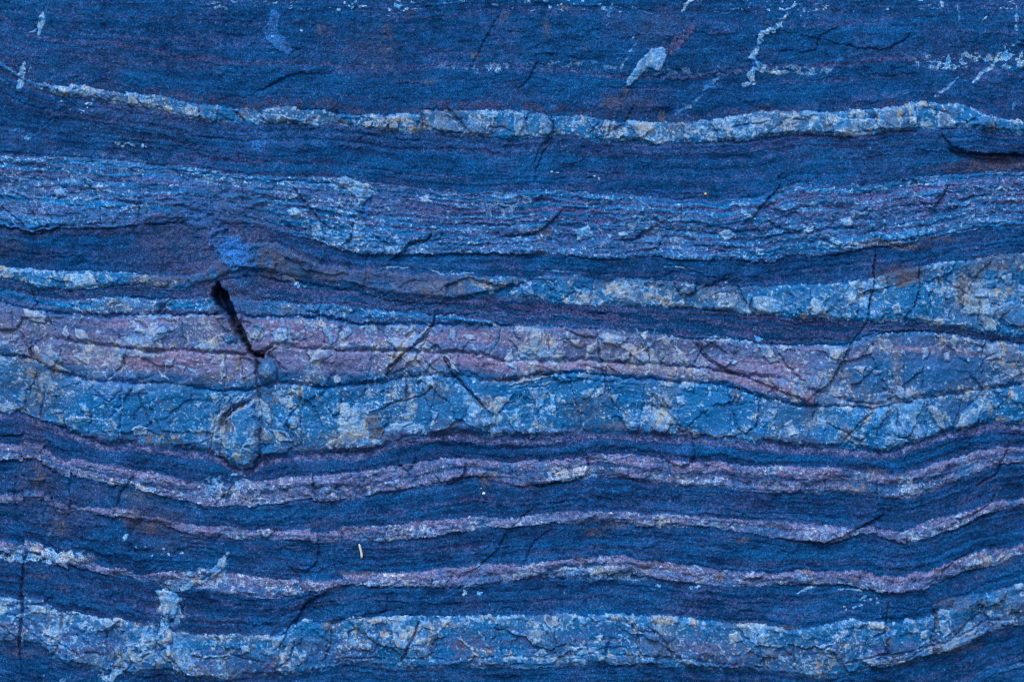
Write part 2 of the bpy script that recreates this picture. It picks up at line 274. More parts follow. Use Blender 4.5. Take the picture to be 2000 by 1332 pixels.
# blue lamina running through the middle of the pink-banded layer
g_mid = (1 - ss(1.5, 5.5, np.abs(FR - .50) * TH + 2.5 * (n_p2 - .5))) * (band == 13)
redm *= (1 - .8 * g_mid); pale *= (1 - .6 * g_mid); tone = tone - .2 * g_mid
low_g = (band == 13) * ss(.50, .72, FR); redm *= (1 - .25 * low_g); pale = pale + low_g * (.08 + .30 * ss(.35, .6, n_mid) * ss(.46, .58, n_p2))
lo_ = ((band == 17) | (band == 15)) * ss(.35, .6, FR); redm *= 1 - .35 * lo_; pale = np.clip(pale + lo_ * .36 * ss(.44, .58, n_p2) * ss(.25, .5, n_cl), 0, 1); tone = tone + .15 * lo_
dull = (band == 6) * ss(440, 520, X) * (1 - ss(860, 960, X)); pale *= 1 - .65 * dull; redm = np.maximum(redm, .45 * dull * ss(.4, .6, n_p)); brown = np.maximum(brown, .40 * dull * ss(.4, .6, n_mid)); tone = tone - .2 * dull
# calm stretches of clean chert between the shattered ones
calm = np.zeros_like(Hh)
for (cx, cy, rx, ry) in ((1385, 800, 75, 48), (320, 805, 110, 45), (625, 800, 40, 60), (860, 800, 50, 40), (1215, 770, 45, 36), (1150, 820, 70, 40), (1840, 728, 95, 42), (1700, 725, 50, 36), (360, 718, 85, 28), (690, 715, 62, 34), (930, 660, 90, 30), (920, 715, 60, 24), (200, 640, 90, 24), (560, 720, 40, 26),
                         (620, 1240, 30, 26), (600, 660, 60, 24), (1440, 690, 70, 24), (1580, 700, 60, 24), (1380, 1260, 50, 30), (950, 1240, 50, 30), (730, 1275, 60, 18), (1770, 580, 60, 40), (1960, 540, 40, 26), (1600, 590, 60, 26), (1570, 1250, 50, 40), (180, 1250, 60, 26), (500, 1290, 60, 20)):
    q = ((WX - cx) / rx) ** 2 + ((WY - cy) / ry) ** 2
    calm = np.maximum(calm, 1 - ss(.5, 1.3, q))
calm *= hard
pale = np.where(calm > 0, pale * (1 - calm * .85 * (1 - np.clip(.75 * speck + spk, 0, 1))), pale).astype(np.float32); ochre *= (1 - .7 * calm)
# soft smoky contacts
def smoky(k, off, w, s, x0=-500, x1=2600):
    d = YB - (CX[k] + off) + 7 * (n_sm - .5) + 10 * (n_p - .5)
    return (s * np.exp(-(d / w) ** 2) * ss(x0 - 30, x0 + 30, X) * (1 - ss(x1 - 30, x1 + 30, X)) * ss(.36, .52, n_p2)).astype(np.float32)
for (k, off, w, s_, x0, x1) in ((11, -6, 10, .95, 150, 1620), (1, -9, 10, .8, 300, 1250), (1, -5, 6, .6, -400, 2400), (3, 0, 7, .45, 300, 900), (4, 4, 8, .6, 0, 600), (5, 4, 7, .7, 300, 1500), (9, -4, 5, .5, 0, 500), (12, -3, 5, .3, -400, 2400), (14, -4, 5, .3, -400, 2400), (13, -1, 5, .45, 900, 2400), (15, -1, 5, .35, -400, 2400), (17, -1, 5, .35, -400, 2400), (19, -2, 6, .5, 0, 2000)):
    m = smoky(k, off, w, s_, x0, x1)
    pale *= 1 - m; tone = tone * (1 - m) + .12 * m; redm = np.maximum(redm * (1 - .3 * m), .42 * m * ss(.4, .6, n_mid)); brown = np.maximum(brown, .40 * m)
# tops of strip 0: dark with crowded pale flecks in rows
fl = ss(.60, .72, fbm(X / 16, V / 2.4, 5, 3)) * ss(.40, .62, fbm(X / 60, V / 9, 2, 2)) * (band == 0) * ss(300, 480, X)
pale = np.maximum(pale, .75 * fl)
# pale crusted zone in the upper iron layer
def zone(cx, cy, rx, ry, s, thr=.5, src=None):
    q = ((WX - cx) / rx) ** 2 + ((WY - cy) / ry) ** 2
    src = n_p2 if src is None else src
    return (s * (1 - ss(.35, 1.1, q)) * ss(thr - .04, thr + .07, src)).astype(np.float32)
for z in ((960, 132, 120, 12, .5, .5), (1120, 128, 140, 14, .42, .52), (1350, 140, 140, 10, .4, .5), (1560, 138, 90, 12, .5, .47), (1870, 118, 110, 24, .6, .5),
          (1980, 110, 40, 30, .7, .48), (700, 130, 60, 8, .4, .5), (560, 118, 90, 18, .18, .45), (150, 330, 230, 40, .35, .5), (600, 395, 260, 50, .3, .5),
          (60, 380, 90, 50, .4, .5), (980, 400, 60, 30, .5, .46), (1290, 450, 120, 50, .4, .48), (1250, 120, 60, 40, .2, .5), (80, 1085, 110, 18, .8, .4),
          (1330, 1125, 300, 14, .45, .48), (1120, 1112, 70, 12, .8, .42), (300, 990, 120, 60, .3, .56), (560, 955, 150, 20, .45, .47), (1110, 925, 70, 18, .8, .42),
          (1770, 950, 20, 25, .9, .35), (1790, 1045, 18, 18, .9, .35), (1930, 570, 90, 70, .5, .46), (1580, 585, 120, 28, .35, .5), (1220, 575, 140, 20, .5, .47),
          (1090, 1285, 150, 10, .7, .42), (335, 1175, 34, 60, .55, .47), (300, 1255, 90, 50, .5, .48), (400, 1130, 80, 26, .55, .47), (225, 1300, 60, 40, .45, .48), (430, 955, 60, 30, .6, .46), (110, 1000, 60, 60, .3, .5), (1680, 1290, 140, 10, .7, .42), (1150, 1265, 60, 20, .5, .45), (1640, 1245, 120, 30, .35, .5)):
    pale = np.maximum(pale, zone(*z))
print('masks', time.time() - T0)

# ------------------------------------------------------------------ drawn features
def box(pts, pad):
    a = np.array(pts, float)
    i0, i1 = np.searchsorted(xs, a[:, 0].min() - pad), np.searchsorted(xs, a[:, 0].max() + pad)
    j0, j1 = np.searchsorted(ys, a[:, 1].min() - pad), np.searchsorted(ys, a[:, 1].max() + pad)
    return (slice(max(j0, 0), max(j1, j0 + 1)), slice(max(i0, 0), max(i1, i0 + 1)))
def pdist(pts, pad):
    sl = box(pts, pad + 10)
    x = QX[sl]; y = QY[sl]
    best = np.full(x.shape, 1e6, np.float32); sg = np.zeros(x.shape, np.float32); tt = np.zeros(x.shape, np.float32)
    L = [0.0]
    for a, b in zip(pts[:-1], pts[1:]): L.append(L[-1] + math.hypot(b[0] - a[0], b[1] - a[1]))
    for i, (a, b) in enumerate(zip(pts[:-1], pts[1:])):
        dx, dy = b[0] - a[0], b[1] - a[1]; l2 = dx * dx + dy * dy + 1e-6
        t = np.clip(((x - a[0]) * dx + (y - a[1]) * dy) / l2, 0, 1)
        d = np.hypot(x - a[0] - t * dx, y - a[1] - t * dy)
        m = d < best
        cr = dx * (y - a[1]) - dy * (x - a[0])
        sg = np.where(m, np.where(cr < 0, 1.0, -1.0), sg); tt = np.where(m, (L[i] + t * (L[i + 1] - L[i])) / L[-1], tt)
        best = np.where(m, d, best)
    return sl, best, sg, tt
def ledge(pts, h, L=40, rimp=.25):
    """a broken edge: the side above (left to right) or right (downwards) stands proud and fades away"""
    sl, d, sg, tt = pdist(pts, L * 2.2)
    e = ss(0, .12, tt) * (1 - ss(.88, 1, tt))
    e = .25 + .75 * e
    up = h * .6 * np.exp(-d / L); dn = -h * .6 * np.exp(-d / (L * .8))
    tap = np.clip(1 - d / (L * 2.2), 0, 1)
    Hh[sl] += (e * tap * np.where(sg > 0, up, dn)).astype(np.float32)
    Hh[sl] -= (h * .35 * e * np.exp(-(d / 2.2) ** 2)).astype(np.float32)
    pale[sl] = np.maximum(pale[sl], (rimp * e * (sg > 0) * np.exp(-((d - 2.5) / 2.0) ** 2) * ss(.4, .55, n_p2[sl]) * np.where(iron[sl], .25, 1.0)).astype(np.float32))
def crack(pts, w=1.6, dep=5.0, br=.5):
    sl, d, sg, tt = pdist(pts, w * 4 + 6)
    e = .45 + .55 * ss(0, .1, tt) * (1 - ss(.85, 1, tt))
    ww = w * e * (.7 + .6 * n_sm[sl])
    Hh[sl] -= (dep * e * (1 - ss(ww * .5, ww * 1.25 + .6, d))).astype(np.float32)
    brown[sl] = np.maximum(brown[sl], (br * (1 - ss(ww * .8, ww * 1.8 + 1, d)) * ss(.35, .6, n_sm[sl])).astype(np.float32))
def inside(pts, pad=6):
    sl = box(pts, pad + 10); x = QX[sl]; y = QY[sl]
    ins = np.zeros(x.shape, bool)
    n = len(pts)
    for i in range(n):
        (x0, y0), (x1, y1) = pts[i], pts[(i + 1) % n]
        if y0 == y1: continue
        c = ((y0 > y) != (y1 > y)) & (x < (x1 - x0) * (y - y0) / (y1 - y0) + x0)
        ins ^= c
    return sl, ins
label = band.astype(np.int32)                 # which part every spot of the face belongs to
PARTS = {}                                    # extra part id -> (name, look, parent band or None, label)
nid = [100]
def new_part(name, look, lab=None):
    nid[0] += 1; PARTS[nid[0]] = (name, look, lab); return nid[0]
def patch(pts, s=.8, h=1.6, name='quartz_patch', look='quartz', lab=None, own=True, och=0.0):
    sl, ins = inside(pts)
    _, d, _, _ = pdist(pts + [pts[0]], 6)
    sl2 = box(pts + [pts[0]], 16)
    sl = sl2; ins = inside(pts, 6)[1]
    inn = np.where(ins, d, -d)
    m = ss(-1.2, 1.2, inn)
    pale[sl] = pale[sl] * (1 - m) + m * np.clip((s if s > .9 else s * np.where(pink[sl], 1.15, .92)) * (.45 + .55 * n_p2[sl] + .30 * ss(.4, .6, n_p[sl])) + .75 * s * np.exp(-((inn - 1.8) / 1.5) ** 2) * ss(.38, .55, n_f[sl]) + .45 * speck[sl] * s, 0, 1)
    redm[sl] *= (1 - np.where(pink[sl], .1, .6) * m); ochre[sl] = np.maximum(ochre[sl], och * m * ss(.4, .62, n_sm[sl]))
    Hh[sl] += (1.35 * h * ss(-1.5, 2.4, inn) - 1.3 * np.exp(-((inn + 1) / 1.3) ** 2) + .5 * h * np.clip(inn / 15, 0, 1)).astype(np.float32)
    if own and ins.sum() > 40:
        if look == 'quartz' and (pink[sl] & ins).sum() > .5 * ins.sum() and och == 0: look = PINK
        i = new_part(name, look, lab); label[sl] = np.where(ins, i, label[sl])
def vein(pts, w, s=.85, h=1.2, name='quartz_vein', look='quartz', lab=None, own=True, rd=0.0, bl=0.0):
    sl, d, sg, tt = pdist(pts, w + 8)
    ww = w * .5 * (.45 + .75 * np.sin(np.clip(tt, .02, .98) * math.pi) ** .4) * (.15 + 1.1 * n_sm[sl] + .6 * n_p2[sl])
    m = (1 - ss(ww - .9, ww + .9, d)) * np.where(s > .9, 1, .25 + .75 * ss(.34, .50, n_f[sl] * .5 + n_p2[sl] * .5))
    pale[sl] = np.maximum(pale[sl] * (1 - m), m * np.clip(s * (.6 + .6 * n_p2[sl]), 0, 1))
    redm[sl] = np.maximum(redm[sl] * (1 - m), rd * m); blue[sl] = np.maximum(blue[sl], bl * m)
    Hh[sl] += (h * m - .8 * np.exp(-((d - ww - .8) / 1.2) ** 2)).astype(np.float32)
    if own and (m > .3).sum() > 30:
        i = new_part(name, look, lab); label[sl] = np.where(d < ww, i, label[sl])
def blob(cx, cy, rx, ry, arr, s, thr=.45, soft=.12):
    sl = box([(cx - rx * 1.6, cy - ry * 1.6), (cx + rx * 1.6, cy + ry * 1.6)], 4)
    q = ((WX[sl] - cx) / rx) ** 2 + ((WY[sl] - cy) / ry) ** 2
    m = (1 - ss(.1, 1.6, q + .9 * (n_sm[sl] - .5) + .8 * (n_p[sl] - .5))) * ss(thr - soft, thr + soft, n_p2[sl] * .5 + n_sm[sl] * .5)
    arr[sl] = np.maximum(arr[sl], s * m)

# joints that cut the hard layers into blocks: band -> (x at the top, x at the bottom)
JOINTS = {
 2: [(-60,-70),(60,70),(255,262),(388,396),(452,478),(580,578),(661,655),(752,760),(820,833),(905,960),(1080,1075),(1185,1162),(1330,1345),(1420,1432),(1510,1500),(1612,1630),(1665,1680),(1770,1778),(1868,1875),(1935,1945),(2120,2128)],
 6: [(50,53),(128,126),(188,194),(270,268),(340,332),(880,866),(1003,995),(1160,1150),(1276,1282),(1437,1472),(1580,1584),(1706,1692),(1797,1768),(1890,1905)],
 8: [(66,72),(215,218),(320,308),(610,625),(714,730),(845,842)],
 9: [(20,28),(90,110),(165,185),(350,362),(545,560),(625,640),(715,755),(845,815),(960,952),(1070,1072),(1165,1172),(1262,1268),(1360,1388),(1512,1530),(1660,1630),(1765,1768),(1925,1920)],
 10:[(60,62),(250,242),(438,440),(468,480),(535,542),(604,612),(800,750),(812,860),(870,905),(1000,985),(1172,1182),(1350,1352),(1500,1520)],
 11:[(62,80),(180,176),(240,232),(430,408),(505,508),(592,588),(668,655),(795,788),(860,830),(905,965),(1060,1045),(1110,1140),(1190,1235),(1262,1245),(1290,1345),(1426,1432),(1486,1492),(1590,1580),(1705,1648),(1755,1760),(1812,1808),(1885,1868),(1960,1950)],
 13:[(85,82),(150,152),(260,262),(455,410),(610,618),(700,706),(810,812),(910,905),(1000,1005),(1148,1150),(1222,1228),(1310,1320),(1400,1392),(1500,1498),(1618,1612),(1712,1710),(1770,1768),(1860,1850),(1970,1965)],
 15:[(30,28),(132,135),(410,415),(505,510),(620,622),(664,668),(755,752),(850,846),(1035,1030),(1290,1282),(1430,1428),(1600,1596),(1708,1712),(1775,1785),(1885,1880)],
 17:[(60,62),(150,155),(235,240),(480,484),(594,592),(845,842),(880,884),(1000,996),(1148,1155),(1290,1296),(1410,1405),(1545,1540),(1720,1716),(1838,1835),(1915,1912)],
 19:[(45,42),(118,130),(205,215),(310,306),(420,450),(560,535),(647,632),(735,742),(820,778),(850,856),(970,985),(1075,1098),(1228,1250),(1262,1312),(1360,1410),(1470,1500),(1545,1552),(1695,1693),(1735,1728),(1828,1830),(1925,1935)],
}
BLOCKNAME = {CHERT: 'chert_block', PINK: 'jasper_block', LAM: 'banded_chert_slab', PLAM: 'banded_slab', IRON: 'ironstone_layer', STREAK: 'streaked_layer'}
for k, js in JOINTS.items():
    m = band == k
    sub = np.zeros(X.shape, np.int16)
    for (xa, xb) in js:
        dj = WX - (xa + (xb - xa) * FR) + 3.0 * (n_p - .5)
        sub += ((dj > 0) & m)
        g = np.exp(-(dj / 1.7) ** 2) * m
        st = ((xa * 7919) % 13) / 13.0
        Hh -= ((1.2 + 3.2 * st) * g).astype(np.float32)
        Hh += ((st - .5) * 3.2 * np.exp(-np.abs(dj) / 28) * np.sign(dj) * m * softedge).astype(np.float32)
        pale = np.maximum(pale, (.5 * st * m * np.exp(-((dj - 3.0) / 1.8) ** 2) * (n_p2 > .45)).astype(np.float32))
        brown = np.maximum(brown, (.35 * g * ss(.45, .6, n_sm)).astype(np.float32))
    ids = {s: new_part(BLOCKNAME[KIND[k]], KIND[k]) for s in range(len(js) + 1)}
    lut = np.array([ids[s] for s in range(len(js) + 1)], np.int32)
    label[m] = lut[sub[m]]
print('joints', time.time() - T0)

def seamline(k, w, dep, x0, x1):
    """open bedding parting along boundary k"""
    w *= .72; dep *= .8
    d = np.abs(YB - CX[k] + 3.5 * (n_sm - .5) + 3 * (n_p2 - .5))
    g = (1 - ss(w * .4, w * 1.2 + .5, d)) * ss(x0 - 15, x0 + 15, X) * (1 - ss(x1 - 15, x1 + 15, X)) * (.45 + .55 * ss(.35, .55, n_mid))
    global Hh, tone
    Hh -= (dep * g).astype(np.float32)
for a in ((8, 3.0, 7, -400, 1000), (9, 2.4, 6, 180, 480), (9, 2.0, 5, 530, 1500), (10, 2.4, 6.5, -400, 1720), (7, 2.0, 4, 1450, 1660), (10, 2.2, 6, 1720, 2300),
          (6, 1.6, 3, 0, 400), (7, 2.6, 5, 1700, 2300), (12, 1.6, 3.0, 500, 1500), (13, 2.0, 3.0, 600, 1200), (17, 2, 3, 580, 940), (18, 2.0, 3.5, 640, 900),
          (4, 2.0, 4, 0, 360), (4, 2.0, 4, 1480, 1800), (3, 1.5, 2, 1000, 1500), (2, 1.6, 3, 900, 1300), (5, 1.5, 2, 100, 300)): seamline(*a)
# dark partings inside the pink layer and the lowest pale layer
for (k, off, w, dep, x0, x1) in ((18, 82, 2, 3.5, 640, 1500), (3, 40, 1.5, 2.5, 0, 260), (3, 62, 1.5, 3, 880, 1400), (3, 80, 1.6, 3, 60, 300), (3, 88, 1.6, 3.5, 1500, 1780), (3, 118, 1.6, 3.5, 1600, 1800),
                                 (10, 14, 1.4, 2.5, 1000, 1420), (6, 32, 1.4, 3, 700, 1250), (6, 12, 1.4, 3, 500, 900)):
    d = np.abs(YB - CX[k] - off + 4 * (n_mid - .5)); g = (1 - ss(w * .4, w * 1.2 + .5, d)) * ss(x0 - 15, x0 + 15, X) * (1 - ss(x1 - 15, x1 + 15, X)) * ss(.35, .5, n_sm)
    Hh -= (dep * g).astype(np.float32)

for a in (
 ([(1640,85),(1680,95),(1740,95),(1770,75),(1780,60)], 4, 40), ([(1560,105),(1590,98),(1605,70),(1640,50)], 3, 30),
 ([(1500,262),(1535,232),(1570,235),(1595,222),(1604,205),(1600,195)], 3, 25),
 ([(1835,255),(1865,290),(1900,303),(1960,300),(2010,300)], 9, 50),
 ([(1033,402),(1052,392),(1060,378),(1055,362),(1045,355),(1046,333),(1065,290),(1085,265)], 4, 40),
 ([(985,463),(1030,458),(1060,448),(1080,430),(1098,410)], 8, 30),
 ([(765,510),(785,490),(800,474),(830,470),(845,455)], 11, 45), ([(672,477),(685,465),(688,440)], 9, 22),
 ([(1205,470),(1235,468),(1255,455),(1278,443)], 7, 28), ([(1265,488),(1285,485),(1292,470)], 6, 15), ([(1275,420),(1290,432),(1310,425)], 4, 15),
 ([(1440,445),(1468,425),(1486,402),(1510,380),(1525,360),(1520,345),(1530,338)], 6, 40),
 ([(1675,420),(1690,423),(1700,415),(1702,385),(1695,360)], 4, 25), ([(1795,393),(1825,403),(1840,385),(1850,358)], 7, 30),
 ([(1505,435),(1530,447),(1570,452)], 6, 25), ([(1600,462),(1625,475),(1640,485)], 4, 18), ([(1380,445),(1400,440),(1440,450)], 3, 20),
 ([(1695,640),(1699,590),(1706,550),(1709,480)], 5, 25), ([(1765,622),(1785,600),(1797,560),(1795,520)], 5, 25),
 ([(1318,552),(1330,575),(1345,578),(1357,570),(1361,548)], 7, 18), ([(1370,562),(1400,552),(1425,540)], 5, 25),
 ([(880,585),(930,572),(970,567),(1005,556)], 10, 25), ([(640,672),(615,685),(604,705),(607,730),(613,745)], 4, 30),
 ([(862,690),(885,730),(915,760),(952,802)], 7, 40), ([(812,698),(830,720),(855,745)], 5, 20), ([(752,742),(765,712),(785,695),(820,665),(838,648),(850,618)], 5, 30),
 ([(865,946),(888,942),(905,928),(909,910),(900,897),(880,892)], 8, 40), ([(780,905),(795,917),(806,910),(812,893)], 6, 18),
 ([(1040,948),(1110,940),(1140,930),(1149,918),(1148,903),(1140,888)], 10, 45), ([(1295,893),(1310,905),(1330,912),(1350,902),(1358,885),(1352,860),(1342,838)], 8, 30),
 ([(880,1138),(925,1112),(950,1092),(975,1070),(985,1045),(997,1028),(1050,985)], 3.5, 30), ([(1000,1101),(1020,1106),(1030,1085),(1045,1055),(1068,1038)], 3.5, 26),
 ([(570,1108),(598,1113),(618,1100),(622,1080),(620,1050),(616,1033)], 5, 28), ([(500,1040),(520,1052),(532,1042),(540,1030)], 4, 15),
 ([(545,1245),(565,1222),(580,1205),(595,1180),(620,1165),(650,1147),(690,1140)], 7, 45), ([(640,1210),(700,1206),(720,1197),(765,1190)], 6, 30),
 ([(1575,1058),(1608,1062),(1640,1050),(1665,1037),(1690,1025),(1722,1008),(1726,995)], 7, 40), ([(1712,945),(1714,975),(1722,1000)], -5, 25),
 ([(1588,772),(1620,748),(1640,715),(1652,690),(1662,672)], 8, 35), ([(1505,665),(1522,690),(1538,712)], 5, 20), ([(1355,668),(1385,702),(1420,722),(1480,745),(1560,775),(1590,795)], 7, 25),
 ([(1428,762),(1430,800),(1440,835),(1455,845),(1475,835),(1482,810),(1480,768)], 6, 22), ([(1270,765),(1292,790),(1318,822),(1335,850)], 6, 30),
 ([(1910,780),(1893,797),(1873,812),(1866,842)], 7, 35), ([(1648,858),(1670,832),(1690,815),(1706,802)], 5, 25), ([(1722,757),(1745,768),(1758,782)], 5, 20),
 ([(1100,640),(1130,655),(1165,662)], 5, 22), ([(1200,712),(1225,702),(1232,688)], 5, 15), ([(1072,640),(1066,665),(1072,700)], 4, 20),
 ([(30,1000),(27,975),(32,930)], 5, 25), ([(112,1010),(105,985),(98,962)], -6, 20), ([(132,1010),(135,980),(137,935)], 4, 22), ([(0,853),(38,850),(48,842)], 5, 25),
 ([(220,1010),(235,960),(262,925)], 5, 30), ([(1080,1118),(1092,1130),(1105,1128)], 4, 14), ([(1945,1225),(1918,1195),(1920,1160)], -6, 25), ([(1955,1205),(1960,1225),(2010,1228)], 5, 20),
 ([(150,345),(185,372),(200,405),(235,405)], 3, 20), ([(40,455),(75,458),(110,445),(125,438)], 5, 22), ([(1000,560),(1040,545),(1090,548)], 3, 20), ([(590,600),(606,610),(618,612),(626,600),(628,575)], 5, 16),
 ([(1240,1218),(1248,1232),(1285,1232)], 4, 16), ([(810,1275),(806,1250),(815,1225),(830,1213)], -4, 20), ([(430,40),(470,120),(480,170)], -3, 40), ([(1010,175),(1035,150),(1050,120)], 3, 40),
 ([(980,20),(940,90),(920,130)], -3, 30), ([(1180,260),(1215,245),(1240,205)], 3, 30), ([(1090,250),(1060,280),(1040,320)], -3, 30), ([(600,140),(560,150),(500,180)], -4, 40),
 ([(1360,1180),(1340,1200)], 4, 30), ([(940,1120),(925,1135),(880,1160)], 5, 20)):
    pts, h, L = a
    if h < 0: pts = pts[::-1]; h = -h
    ledge(pts, h, L)
for a in (
 ([(425,548),(430,575),(447,612),(468,650),(490,690),(515,690),(534,676)], 4.0, 14), ([(505,690),(500,730),(507,770),(510,830),(509,870)], 2.6, 8),
 ([(568,355),(580,375),(600,400),(622,428),(652,454)], 1.5, 6), ([(40,648),(65,698),(72,740),(82,775),(78,820)], 1.8, 6), ([(0,692),(62,698)], 1.4, 5),
 ([(1440,560),(1450,580),(1462,602),(1478,620)], 3.2, 8), ([(1470,580),(1467,598),(1480,615)], 1.5, 6), ([(865,693),(885,730),(915,762),(948,798)], 2.6, 5),
 ([(852,610),(845,632),(820,665),(785,695),(762,715),(752,742)], 2.2, 8), ([(755,668),(775,686),(768,700)], 1.5, 6), ([(718,620),(745,648),(775,686)], 1.3, 4),
 ([(1165,655),(1168,680),(1175,710),(1182,745),(1200,790),(1235,818)], 1.5, 5), ([(1360,670),(1385,700),(1412,720),(1450,735)], 3.2, 6), ([(1290,775),(1312,812),(1335,842)], 1.8, 5),
 ([(45,1095),(43,1160),(44,1200),(38,1250),(43,1310)], 3.0, 8), ([(0,1220),(30,1245),(40,1262)], 2, 6), ([(50,1200),(75,1230),(120,1258),(170,1290)], 1.5, 4), ([(310,1255),(325,1275),(345,1300),(368,1326)], 1.8, 6),
 ([(415,1240),(435,1262),(450,1278),(500,1292)], 1.5, 5), ([(370,1278),(400,1288),(450,1282)], 1.5, 5), ([(118,1195),(122,1225),(132,1250)], 1.4, 4), ([(148,1238),(178,1262)], 1.4, 4),
 ([(647,1230),(645,1262),(632,1295)], 1.8, 6), ([(818,1215),(806,1250),(780,1295)], 2.0, 6), ([(1228,1218),(1245,1235),(1250,1280)], 1.5, 5), ([(1262,1222),(1288,1238),(1302,1258),(1314,1282)], 2.2, 6),
 ([(1738,1175),(1732,1215),(1728,1235),(1700,1247)], 1.8, 6), ([(1828,1192),(1830,1220),(1824,1250),(1832,1285)], 2.6, 7), ([(1695,1245),(1692,1290)], 1.5, 4), ([(1920,1165),(1925,1200),(1940,1216)], 2.4, 7),
 ([(1640,1300),(1700,1285),(1780,1272),(1850,1258),(1880,1245),(1930,1215),(2000,1212)], 1.8, 5), ([(1770,1290),(1820,1265)], 1.2, 4), ([(565,1108),(580,1120),(592,1140),(594,1160)], 1.4, 5), ([(756,1168),(758,1192)], 1.2, 4),
 ([(612,928),(614,955),(620,985)], 1.5, 5), ([(1300,690),(1290,720)], 1, 3), ([(590,1010),(618,1035)], 1, 3), ([(850,930),(862,945)], 1.3, 5), ([(795,735),(795,790)], 1.5, 5), ([(850,752),(830,770),(795,782),(760,790),(735,806)], 1.3, 5),
 ([(588,760),(586,790),(570,806),(558,830),(580,860)], 1.4, 5), ([(1945,690),(1925,700),(1918,720)], 1.5, 4), ([(1710,480),(1708,545),(1700,590),(1693,632),(1660,675)], 1.2, 5), ([(1797,520),(1796,560),(1788,595),(1765,620)], 1.4, 5),
 ([(1830,545),(1845,575),(1852,600)], 1.3, 5), ([(1915,590),(1912,625),(1922,648)], 1.8, 6), ([(1935,590),(1960,600)], 1.2, 4), ([(1430,560),(1445,590)], 1.3, 4), ([(1910,950),(1950,930),(1975,870)], 2.2, 6),
 ([(1900,1010),(1940,985),(1955,955)], 1.6, 5), ([(1840,1130),(1850,1110),(1880,1090),(1912,1076)], 1.5, 5), ([(60,560),(70,590),(72,598)], 1.2, 4), ([(308,615),(322,595),(335,585)], 1.3, 5), ([(250,675),(240,715),(205,745)], 1.8, 5),
 ([(270,770),(285,810),(300,838)], 1.6, 5), ([(182,770),(215,785),(240,760)], 1.2, 4), ([(110,770),(108,810)], 1.2, 3), ([(1850,290),(1870,300),(2000,304)], 2.4, 9), ([(455,215),(470,228),(482,243)], 2.0, 5), ([(428,215),(424,240)], 1.2, 4),
 ([(870,212),(890,228),(903,245),(918,262)], 2.2, 5), ([(955,248),(985,250),(1000,262)], 1.4, 4), ([(755,220),(752,240),(758,257)], 1.4, 4), ([(660,215),(658,238),(685,248)], 1.2, 3.5), ([(825,222),(828,256)], 1.6, 4),
 ([(1078,225),(1082,262),(1060,290)], 1.6, 5), ([(1180,235),(1150,262)], 1.2, 4), ([(1425,250),(1470,242),(1500,236)], 1.4, 4), ([(275,350),(275,385),(270,415)], 1.2, 4), ([(195,405),(198,440)], 1.2, 4), ([(272,405),(270,435)], 1.2, 4),
 ([(288,410),(290,438)], 1.2, 4), ([(475,340),(475,400)], 1.2, 4), ([(62,415),(70,435)], 1.2, 4), ([(85,408),(102,430),(90,448)], 1.2, 4), ([(20,375),(48,388),(85,390)], 1.4, 4), ([(0,400),(30,425),(55,450)], 1.4, 5), ([(1107,490),(1103,515)], 1.0, 3),
 ([(1460,380),(1468,410)], 1.2, 4), ([(1370,480),(1420,495)], 1.0, 3)):
    crack(*a)
# the open gap and the deep notch at the right edge
HOLE = [(423,550),(431,560),(443,572),(451,590),(461,612),(472,638),(480,655),(487,676),(498,690),(515,692),(512,699),(494,698),(476,678),(461,652),(446,624),(434,608),(419,596),(413,580),(417,562)]
sl = box(HOLE, 22); ins = inside(HOLE, 12)[1]; _, dd, _, _ = pdist(HOLE + [HOLE[0]], 12)
inn = np.where(ins, dd, -dd)
Hh[sl] -= (75 * ss(-2.0, 6.0, inn)).astype(np.float32); Hh[sl] += (2.5 * np.exp(-((inn + 5) / 4) ** 2)).astype(np.float32)
NOTCH = [(1880,306),(1920,308),(1980,304),(2080,300),(2080,322),(2000,318),(1950,322),(1905,316)]
sl = box(NOTCH, 26); ins = inside(NOTCH, 16)[1]; _, dd, _, _ = pdist(NOTCH + [NOTCH[0]], 16)
Hh[sl] -= (13 * ss(-6, 8, np.where(ins, dd, -dd))).astype(np.float32)
blob(1950, 320, 70, 16, brown, .9, .35); blob(1880, 325, 60, 10, brown, .6, .4)

# big nodule with its worn hollow, the lump stuck in the gap
NOD = [(497,782),(504,830),(509,868),(500,898),(480,917),(455,912),(437,888),(432,856),(437,826),(450,805),(474,792)]
sl = box(NOD + [NOD[0]], 34); ins = inside(NOD, 24)[1]; _, dd, _, _ = pdist(NOD + [NOD[0]], 24); inn = np.where(ins, dd, -dd)
Hh[sl] += (13 * ss(-2, 10, inn) + 4 * np.clip(inn / 30, 0, 1) - 8 * np.exp(-((inn + 5) / 4.5) ** 2)).astype(np.float32)
pale[sl] = np.maximum(pale[sl], (.95 * np.exp(-((inn - 4) / 4.0) ** 2) * ss(.38, .55, n_p2[sl])).astype(np.float32)); redm[sl] *= (1 - ss(-1, 2, inn))
label[sl] = np.where(ins, new_part('chert_nodule', CHERT, 'rounded blue nodule with a pale crusted rim'), label[sl])
LUMP = [(505,705),(520,698),(535,703),(541,722),(538,742),(520,748),(506,736)]
sl = box(LUMP + [LUMP[0]], 26); ins = inside(LUMP, 16)[1]; _, dd, _, _ = pdist(LUMP + [LUMP[0]], 16); inn = np.where(ins, dd, -dd)
Hh[sl] += (14 * ss(-2, 14, inn) - 8 * np.exp(-((inn + 4) / 3.5) ** 2)).astype(np.float32); redm[sl] *= (1 - ss(-1, 2, inn)); pale[sl] = np.where(inn > 0, .25 + .35 * speck[sl] + .2 * n_p2[sl], pale[sl])
label[sl] = np.where(ins, new_part('lodged_lump', CHERT, 'small grey blue lump lodged below the open gap'), label[sl])
